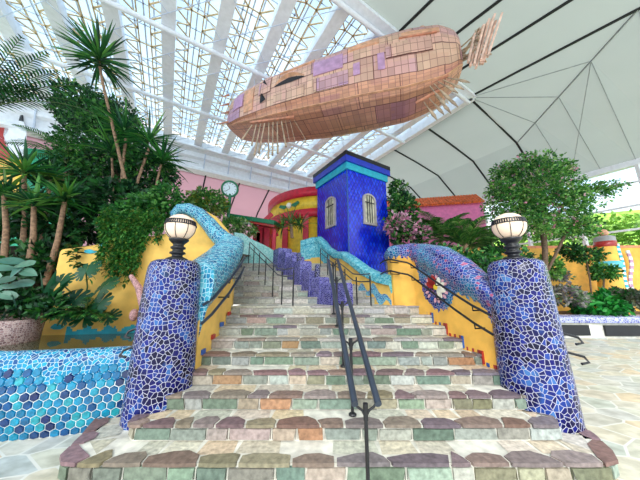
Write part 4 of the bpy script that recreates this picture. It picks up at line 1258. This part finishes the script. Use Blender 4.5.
def frond(b, base, d, L, droop, pal, n=26, leaf=.38, w=.03, stem=True):
    d = V(d).normalized(); p = V(base); pts = [p]; segs = 12; dirs = [d]
    for i in range(segs):
        p = p+d*(L/segs); d = (d+V((0,0,-droop/segs))).normalized(); pts.append(p); dirs.append(d)
    if stem: b.tube(pts, [.02*(1-.8*i/segs) for i in range(segs+1)], 5, 0, lin((96, 120, 60)), cap=False)
    for i in range(n):
        t = .12+.88*i/n; k = min(segs-1, int(t*segs)); q = pts[k].lerp(pts[k+1], t*segs-k); dd = dirs[k]
        side = dd.cross(V((0,0,1)))
        if side.length < 1e-3: side = V((1,0,0))
        side.normalize(); c = leafcol(pal)
        for s in (-1, 1):
            ribbon(b, q, side*s+dd*.75+V((0,0,.12)), (0,0,1), leaf*math.sin(PI*(.15+.8*t))*R.uniform(.85, 1.1), w, .7, c, 3)
def clump(b, c, rad, n, size, pal, flat=.5, blossoms=None, shell=.55):
    """leafy mass: short sprigs, each with several small folded leaves"""
    c = V(c)
    for k in range(n):
        d = rnd_dir(-.8, 1); q = R.uniform(shell, 1.0)
        p = c+V((d.x*rad[0]*q, d.y*rad[1]*q, d.z*rad[2]*q))
        col = leafcol(pal); s = size*R.uniform(.65, 1.25)
        if blossoms and R.random() < blossoms[0]: col = jit(R.choice(blossoms[1]), 8); s *= 1.1
        o = (d+rnd_dir()*.7).normalized(); 
        for m_ in range(3):
            dd = (o+rnd_dir()*.8+V((0,0,-.15))).normalized(); e = dd.cross(rnd_dir()).normalized(); n2 = e.cross(dd)
            a = p+rnd_dir()*s*.5; w2 = s*.28
            b.face([a, a+dd*s*.5-e*w2+n2*s*.08, a+dd*s], 0, col); b.face([a, a+dd*s, a+dd*s*.5+e*w2+n2*s*.08], 0, tuple(x*.9 for x in col))
def plant(name, label, cat, loc, foliage, trunks=(), group=None, bark='bark', kind=None):
    t = empty(name, tuple(loc), label, cat, group, kind)
    b = MB(); foliage(b); b.build('foliage', M['leaf'], t)
    for pts, r_ in trunks:
        b = MB(); b.tube(pts, r_, 8); b.build('trunk', M[bark], t)
    return t
# soil banks
b = MB(); rows = []
for j, (o, z) in enumerate([(-.15, .8), (.02, 1.5), (.25, 2.05), (1.0, 2.35), (2.2, 2.9), (4.2, 3.3)]):
    rows.append([V((lerp(-12, -2.05-.1*j, i/12), lerp(4.3, 5.5, i/12)+o+(.25 if i > 7 and j < 2 else 0), min(z, (z if i < 12 else z-.2))-(0.4 if i < 3 else 0))) for i in range(13)])
b.grid(rows); b.build('ground_bank', M['soil'], None, loc=(-6, 6, 2), kind='structure')
b = MB(); b.grid([[V((lerp(xa, xb, i/6), y, z)) for i in range(7)] for y, z, xa, xb in ((4.4, .0, 2.7, 3.0), (4.6, .6, 2.6, 3.1), (5.9, .9, 1.9, 3.5), (7.5, 1.2, 1.9, 4.3), (9.5, .9, 2, 5.5), (13, 1.2, 2, 7))]); b.grid([[V((lerp(5.4, 16, i/6), y, z)) for i in range(7)] for y, z in ((9.55, .66), (11.9, .7))])
b.build('ground_bed', M['soil'], None, loc=(5, 8, 1), kind='structure')

# tall yucca
base = W(137, 222, 6.0); tr = [base, W(134, 205, 6.0), W(124, 175, 5.95), W(117, 145, 5.9), W(110, 115, 5.85), W(103, 84, 5.8), W(99, 62, 5.8)]
plant('yucca_tree', 'tall slender yucca with a single spiky crown high above the left bank', 'tree', base,
      lambda b: (rosette(b, tr[-1]+V((0,0,.1)), 105, 1.08, .065, .3, GREEN_P, -.5, 1), rosette(b, tr[-1]-V((0,0,.15)), 26, .7, .05, .8, GREEN_D, -.7, .2)), [(tr, [.06, .05, .042, .038, .035, .033, .032])])
b2 = W(121, 216, 6.2)
plant('dracaena', 'dracaena with two drooping spiky crowns beside the tall yucca trunk', 'tree', b2,
      lambda b: [rosette(b, c, 62, .95, .065, .6, GREEN_P) for c in (W(124, 130, 6.2), W(149, 140, 6.3), W(162, 160, 6.5), W(112, 152, 6.3))],
      [([W(131, 216, 6.1), W(138, 180, 6.2), W(149, 148, 6.3)], .035), ([b2, W(122, 175, 6.2), W(126, 138, 6.2)], .035), ([W(148, 218, 6.4), W(155, 190, 6.45), W(161, 165, 6.5)], .03), ([W(116, 216, 6.3), W(113, 185, 6.3), W(112, 158, 6.3)], .03)])
# row of left dracaenas, each with its own stem
for i, (hx, hy, bx, by, d, L, lab) in enumerate((
        (24, 172, 22, 262, 5.3, .85, 'broad spiky dracaena at the left edge with the highest crown of the low row'),
        (65, 200, 45, 285, 5.0, .72, 'spiky dracaena with leaning stem above the monstera leaves'),
        (4, 195, 4, 265, 5.0, .7, 'spiky dracaena half cut off by the left edge'),
        (34, 205, 28, 270, 4.9, .6, 'pale-stemmed dracaena with light new leaves in the middle of the left row'),
        (50, 180, 38, 262, 5.8, .62, 'small dark dracaena behind the leaning stem'))):
    h, g = W(hx, hy, d), W(bx, by, d)
    plant('dracaena', lab, 'plant', g, lambda b, h=h, L=L: (rosette(b, h, 62, L, .075, .55, GREEN_P+[(104,150,60)], -.3, 1)), [([g, g.lerp(h, .5)+V((.05,0,0)), h], [.06, .05, .04])], group='dracaenas on the left bank')
# dense background greenery
def bushes(name, label, lst, pal, size, group=None, bark='darkbark', trunk=None, bl=None, cat='shrub', shell=.55):
    c0 = W(lst[0][0], lst[0][1], lst[0][2])
    def fol(b):
        for px, py, d, rx, rz, n in lst:
            clump(b, W(px, py, d), (rx, min(rx, 1.2), rz), n, size, pal, blossoms=bl, shell=shell)
    return plant(name, label, cat, (c0.x, c0.y, c0.z-1.5), fol, trunk or (), group, bark)
bushes('leafy_tree', 'dense dark green tree filling the bank behind the yucca', [(102,150,7.5,1.4,1.4,1900),(95,118,7.8,.95,.8,900),(125,175,7.2,1.2,1.0,1000),(85,182,7.4,1.0,.7,800),(82,100,7.9,.8,.5,520),(115,122,7.8,.9,.9,700),(66,176,7.6,.8,.45,400),(150,172,6.9,.8,.6,600),(70,112,8.0,.55,.4,260)], GREEN_D+[(84,154,66),(62,134,58),(104,170,74)], .125, trunk=[([W(90,235,7.5), W(90,190,7.5), W(85,140,7.6)], .09), ([W(118,215,7.2), W(120,190,7.2), W(112,160,7.4)], .06)], cat='tree')
bushes('shrub', 'dark low shrub mass behind the dracaena stems', [(25,225,6.4,1.3,.7,800),(75,225,6.2,1.2,.6,700),(120,205,6.0,.9,.55,600),(-8,215,6.6,1.0,.7,500),(10,285,5.2,.8,.5,400),(50,265,5.3,.6,.5,300)], GREEN_D, .16)
bushes('shrub', 'bushy green shrub along the top of the yellow bank wall', [(150,212,5.65,.55,.42,520),(125,222,5.55,.5,.36,420),(166,200,5.9,.4,.4,300)], GREEN_M, .12)
# hanging vines over the yellow wall
def vine(b):
    for k in range(78):
        px = R.uniform(104, 166); p0 = W(px, 218, 5.15); dist = interp([(104, 4.78), (166, 5.1)], px)-.02
        p0 = W(px, R.uniform(205, 222), dist); L = R.uniform(.45, 1.45)*(1 if 108 < px < 150 else .5)
        q = V(p0)
        for s in range(int(L/.035)):
            q = q+V((R.uniform(-.02, .02), R.uniform(-.015, .008), -.035))
            for m_ in range(2):
                d = rnd_dir(-.9, .3); ribbon(b, q, d+V((0,-.3,-.2)), (0,0,1), R.uniform(.07, .13), .045, .8, leafcol(GREEN_M+[(120,150,60)]), 2)
plant('trailing_vine', 'green vine trailing down the yellow bank wall left of the lamp', 'vine', W(135, 215, 5.0), vine)
# climbing creeper on the wall
def creeper(b):
    for k in range(70):
        t = R.random(); px = 82-8*math.sin(t*3)+R.uniform(-5, 5); py = lerp(228, 268, t); p = W(px, py, interp([(70, 4.72), (95, 4.8)], px)-.03)
        ribbon(b, p, rnd_dir(-.6, .4)+V((0,-.3,0)), (0,0,1), R.uniform(.09, .15), .09, .6, leafcol(GREEN_D), 3)
plant('creeper', 'small-leaved creeper climbing the yellow wall above the monstera', 'vine', W(80, 268, 4.7), creeper)
# monstera: notched heart leaves
def monstera_leaf(b, c, n, upv, r_, col):
    n = V(n).normalized(); u = V(upv); u = (u-n*u.dot(n)).normalized(); s = u.cross(n)
    def rr(a): return r_*(1.0-.28*math.cos(a))*(1-.12*abs(math.cos(a*2)))
    for sg in (-1, 1):
        def q(a, f=1.0): return c+(-u*math.cos(a)+s*sg*math.sin(a))*rr(a)*f-n*(.14*f*f*r_)
        for k in range(6):
            lo, hi = math.radians(lerp(18, 178, k/6)), math.radians(lerp(18, 178, (k+1)/6)); e = (hi-lo)*.16
            a0, a1 = lo+e*.5, hi-e; am = (a0+a1)/2
            cc = tuple(x*R.uniform(.9, 1.1) for x in col)
            b.face([c, q(lo, .62), q(hi, .62)], 0, cc)
            b.face([q(lo, .6), q(a0, .95), q(am, 1.04), q(a1, .97), q(hi, .6)], 0, cc)
def monstera(b):
    g = W(78, 318, 4.5)
    for px, py, r_ in ((86,272,.24),(102,288,.25),(60,282,.2),(72,303,.26),(98,305,.22),(84,318,.26),(64,318,.22),(108,318,.18),(50,300,.2)):
        c = W(px, py, 4.35+R.uniform(-.1, .12)); monstera_leaf(b, c, (R.uniform(-.4, .4), -1, R.uniform(.3, .8)), (R.uniform(-.5, .5), 0, 1), r_, leafcol([(20,76,50),(30,96,56),(24,84,46)]))
        b.tube([g, g.lerp(c, .6)+V((0,.08,.05)), c], .012, 5, 0, lin((60, 100, 50)))
plant('monstera', 'monstera with notched heart-shaped leaves in front of the yellow wall', 'plant', W(80, 325, 4.5), monstera)
def fernclump(b):
    g = W(85, 316, 4.3)
    for k in range(16): frond(b, g, V((R.uniform(-1, 1), R.uniform(-1, .2), .5)), R.uniform(.4, .6), 1.4, GREEN_D+GREEN_M, 16, .15, .03)
plant('fern', 'dark fern overhanging the pond edge below the monstera', 'plant', W(85, 325, 4.3), fernclump)
def bananas(b):
    g = W(42, 312, 4.4)
    for px, py in ((68,283),(60,290),(75,292),(40,275),(30,288),(55,275),(22,300),(70,302)):
        c = W(px, py, 4.3); d = c-g; ribbon(b, g, d+V((0,0,.12)), (0,0,1), d.length*1.15, .13, .35, leafcol([(40,110,70),(60,140,84),(30,92,60)]), 6, .18)
plant('strelitzia', 'long paddle-leaved plant at the pond edge left of the monstera', 'plant', W(42, 320, 4.4), bananas)
def rubber(b):
    g = W(8, 318, 4.0)
    for px, py in ((11,261),(0,268),(20,268),(26,264),(5,280),(17,285),(25,283),(-4,290),(8,295),(15,300),(-8,275),(28,272)):
        c = W(px, py, 3.95+R.uniform(-.1, .1)); d = rnd_dir(-.5, .6); d = V((d.x, -abs(d.y)*.4, d.z)); ribbon(b, c-d.normalized()*.14, d, (0, -1, .6), .34, .15, .25, leafcol([(96,150,130),(120,172,150),(78,130,112),(140,186,168)]), 5, .1)
    b.tube([g, W(8, 280, 4.05)], .03, 6, 0, lin((90, 80, 60)))
plant('rubber_plant', 'grey-green broad-leaved rubber plant at the left edge above the mosaic pot', 'plant', W(8, 318, 4.0), rubber)
def lowgreen(b):
    for px, py in ((8,308),(28,306),(48,308),(18,300),(0,300)): clump(b, W(px, py, 4.15), (.25, .2, .16), 90, .11, GREEN_D)
plant('ground_cover', 'dark leafy ground cover along the rim of the mosaic pot', 'plant', W(20, 314, 4.15), lowgreen)
# mosaic pot
pc = W(6, 330, 4.15); b = MB()
b.lathe([(.30, 0), (.36, .62), (.40, .9), (.42, 1.14), (.39, 1.20), (.34, 1.18), (0, 1.16)], (pc.x, pc.y, 0), 36)
tag(b.build('mosaic_pot', M['potmosaic'], loc=(pc.x, pc.y, 0)), 'round brown-pink mosaic pot standing in the pond at the left edge', 'pot')
# small mosaic arm left of the pillar
b = MB(); b.tube([W(131,276,4.6), W(139,288,4.5), W(144,305,4.4)], [.04, .06, .08], 10); b.sphere(W(134, 315, 4.45), .09, 12, 8, sq=(.8,.8,1.2))
tag(b.build('mosaic_spout', plain('spout_pink', (184, 140, 140), .6, var=.2, scale=40), loc=tuple(W(139, 300, 4.4))), 'knobbly pink mosaic spout between the bank wall and the left pillar', 'ornament')
# palm at the far left and its fronds
def lpalm(b):
    g = W(-28, 112, 5.6)
    for px, py in ((34,62),(66,92),(58,106),(12,50),(70,116),(26,92),(44,78)):
        c = W(px, py, 5.4); d = c-g; frond(b, g, d.normalized()+V((0,0,.4)), d.length*1.25, .8, GREEN_D+GREEN_M[:2], 26, .42, .055)
plant('palm', 'palm whose dark feathery fronds arch in from the upper left edge', 'palm', W(-28, 125, 5.6), lpalm, [([V((W(-28,118,5.6).x, 5.6, 2.2)), W(-28,118,5.6)], .1)])
def lpalm2(b):
    g = W(68, 165, 6.9)
    for k in range(11): a = 2*PI*k/11; frond(b, g, (math.cos(a), math.sin(a)*.6, .9), 1.5, 1.6, GREEN_M, 26, .4, .03)
plant('palm', 'palm with drooping fronds in the middle of the left bank', 'palm', W(68, 200, 6.9), lpalm2, [([V((W(68,165,6.9).x, 6.9, 2.6)), W(68, 165, 6.9)], .06)])
# plants by the clock
bushes('shrub', 'yellow-green shrub behind the wave wall beside the clock post', [(208,204,8.6,.75,.5,520),(198,210,8.6,.5,.5,240)], GREEN_L+[(170,180,70)], .15)
bushes('shrub', 'pale leafy shrub below the green awning', [(232,226,8.75,.4,.35,260),(246,228,9.3,.45,.4,200)], GREEN_L+[(190,210,160)], .12)
def drumpalm(b):
    for px, py, n in ((291, 224, 34), (283, 228, 24), (300, 226, 24)): rosette(b, W(px, py, 8.9), n, .75, .06, 1.0, GREEN_M+[(150,160,110),(90,90,50)], -.1, 1)
plant('yucca', 'spiky yucca clump in front of the round pavilion', 'plant', W(292, 235, 8.9), drumpalm, [([W(292, 238, 8.9), W(291, 224, 8.9)], .06)])
# right side planting
bushes('leafy_tree', 'large bright green tree with pink blossom right of the pink building', [(540,192,9.0,1.5,1.1,2000),(512,205,9.0,1.0,1.0,1000),(560,208,8.8,1.2,.9,1000),(530,168,9.1,1.0,.6,800),(594,192,8.8,.9,.28,420),(505,175,9.2,.6,.55,400),(578,228,8.8,.7,.5,460),(530,228,8.9,1.1,.6,800),(560,170,9.0,.5,.4,300),(500,190,8.9,.5,.5,300)], GREEN_M+GREEN_L+[(124,190,84),(150,206,104)], .11, trunk=[([W(545,300,9.1), W(545,250,9.0), W(540,200,9.0)], .09), ([W(548,270,9.0), W(565,235,8.9), W(585,200,8.8)], .05)], bl=(.03, [(250,200,210),(244,164,190)]), cat='tree', shell=.3)
bushes('shrub', 'leafy green shrub against the right side of the blue tower', [(402,215,9.3,.62,1.0,560),(398,190,9.5,.35,.4,160),(408,238,8.6,.6,.45,260)], GREEN_M+GREEN_D+GREEN_L, .16)
bushes('flowering_shrub', 'pink flowering shrub between the tower and the right wave wall', [(398,226,8.2,.45,.42,260),(418,232,8.1,.4,.3,150)], GREEN_M, .13, bl=(.55, [(250,170,200),(244,150,190),(252,200,214)]))
for i, (px, py, d, n, L, lab) in enumerate(((465,240,7.2,18,1.15,'feathery palm behind the right wave wall, beside the lamp'), (440,232,8.4,16,1.25,'feathery palm in front of the pink building, farther left'), (490,240,7.8,14,1.05,'palm partly behind the right globe lamp'))):
    g = W(px, py, d)
    def fp(b, g=g, n=n, L=L):
        for k in range(n): a = 2*PI*k/n+.3; frond(b, g-V((0,0,.25)), (math.cos(a), math.sin(a)*.8, R.uniform(.5, 2.6)), L*R.uniform(.8, 1.2), 1.35, GREEN_L+GREEN_M, 26, .40, .045)
    plant('palm', lab, 'palm', (g.x, g.y, 1.0), fp, [([V((g.x, g.y, 1.0)), g], .07)], group='palms behind the right wave wall')
bushes('shrub', 'mixed green undergrowth behind the right wave wall', [(430,258,6.9,.9,.4,420),(470,268,6.4,.8,.4,420),(500,262,6.9,.7,.5,420)], GREEN_M+GREEN_D, .14)
bushes('shrub', 'dusky purple-grey shrub on the planter right of the right pillar', [(562,296,9.55,.7,.42,480),(556,276,9.8,.4,.3,160)], [(140,134,142),(164,158,160),(116,132,102),(184,184,172),(104,140,86)], .14)
bushes('shrub', 'bright green broad-leaved shrub on the planter below the leaning column', [(596,306,9.6,.7,.3,300),(612,300,9.7,.4,.3,140)], [(40,150,60),(60,170,70),(30,120,50)], .24)
bushes('shrub', 'grey-green shrub at the right edge of the planter', [(628,300,9.5,.6,.4,380)], [(96,104,90),(120,128,104),(70,96,60)], .16)
bushes('topiary', 'slender small tree with a cloud-pruned crown before the yellow wall', [(585,255,10.0,.55,.32,300),(570,250,10.1,.4,.24,140)], GREEN_D+GREEN_M, .14, trunk=[([W(592,300,10), W(590,280,10), W(586,258,10)], .03)], cat='tree')
bushes('topiary', 'small tree with tufted crown left of the leaning column', [(604,272,9.9,.4,.3,200)], GREEN_M, .16, trunk=[([W(603,306,9.9), W(604,275,9.9)], .03)], cat='tree')
bushes('shrub', 'upright leafy shrub at the foot of the big tree', [(548,268,9.4,.45,.5,260)], GREEN_L, .15)
# trees outdoors beyond the window wall
for i, (t, s, h) in enumerate(((14, .6, 5.6), (15, -2.2, 5.0), (17, 3.5, 6.0))):
    p = roof(t, s, 0); p.z = 1.2
    def ft(b, p=p, h=h): clump(b, p+V((0,0,h*.6)), (2.2, 2.0, h*.5), 700, .4, [(120,176,60),(150,200,80),(170,214,96)])
    plant('outdoor_tree', ('light green tree outside the window wall, middle of three', 'light green tree outside the window wall, nearest', 'light green tree outside the window wall, farthest')[i], 'tree', p, ft, [([p-V((0,0,1.2)), p+V((0,0,h*.6))], .15)], group='trees outside the window wall')

# ------------------------------------------------------------------ daylight
w = bpy.data.worlds.new('sky'); sc.world = w; w.use_nodes = True
nt = w.node_tree; nt.nodes.clear()
out = nt.nodes.new('ShaderNodeOutputWorld'); bg = nt.nodes.new('ShaderNodeBackground')
tc = N(nt, 'ShaderNodeTexCoord'); sp = N(nt, 'ShaderNodeSeparateXYZ'); nt.links.new(tc.outputs['Generated'], sp.inputs[0])
no = N(nt, 'ShaderNodeTexNoise'); no.inputs['Scale'].default_value = 2.2; no.inputs['Detail'].default_value = 5; nt.links.new(tc.outputs['Generated'], no.inputs['Vector'])
rp = ramp(nt, [(.4, (196, 222, 246)), (.6, (250, 251, 253))]); nt.links.new(no.outputs[0], rp.inputs[0])
nt.links.new(rp.outputs[0], bg.inputs[0]); bg.inputs[1].default_value = 1.25
nt.links.new(bg.outputs[0], out.inputs[0])
sd = bpy.data.lights.new('sun', 'SUN'); sd.energy = 2.5; sd.angle = math.radians(40); sd.color = (1, .97, .92)
so = bpy.data.objects.new('sun', sd); C.objects.link(so); so.rotation_euler = (math.radians(48), math.radians(-16), 0)
sc.view_settings.view_transform = 'Standard'; sc.view_settings.look = 'None'
sc.view_settings.gamma = 1; sc.view_settings.exposure = .95
try: sc.view_settings.use_curve_mapping = False
except Exception: pass
sc.cycles.max_bounces = 6; sc.cycles.transparent_max_bounces = 12; sc.cycles.caustics_reflective = False; sc.cycles.caustics_refractive = False
sc.cycles.sample_clamp_indirect = 6
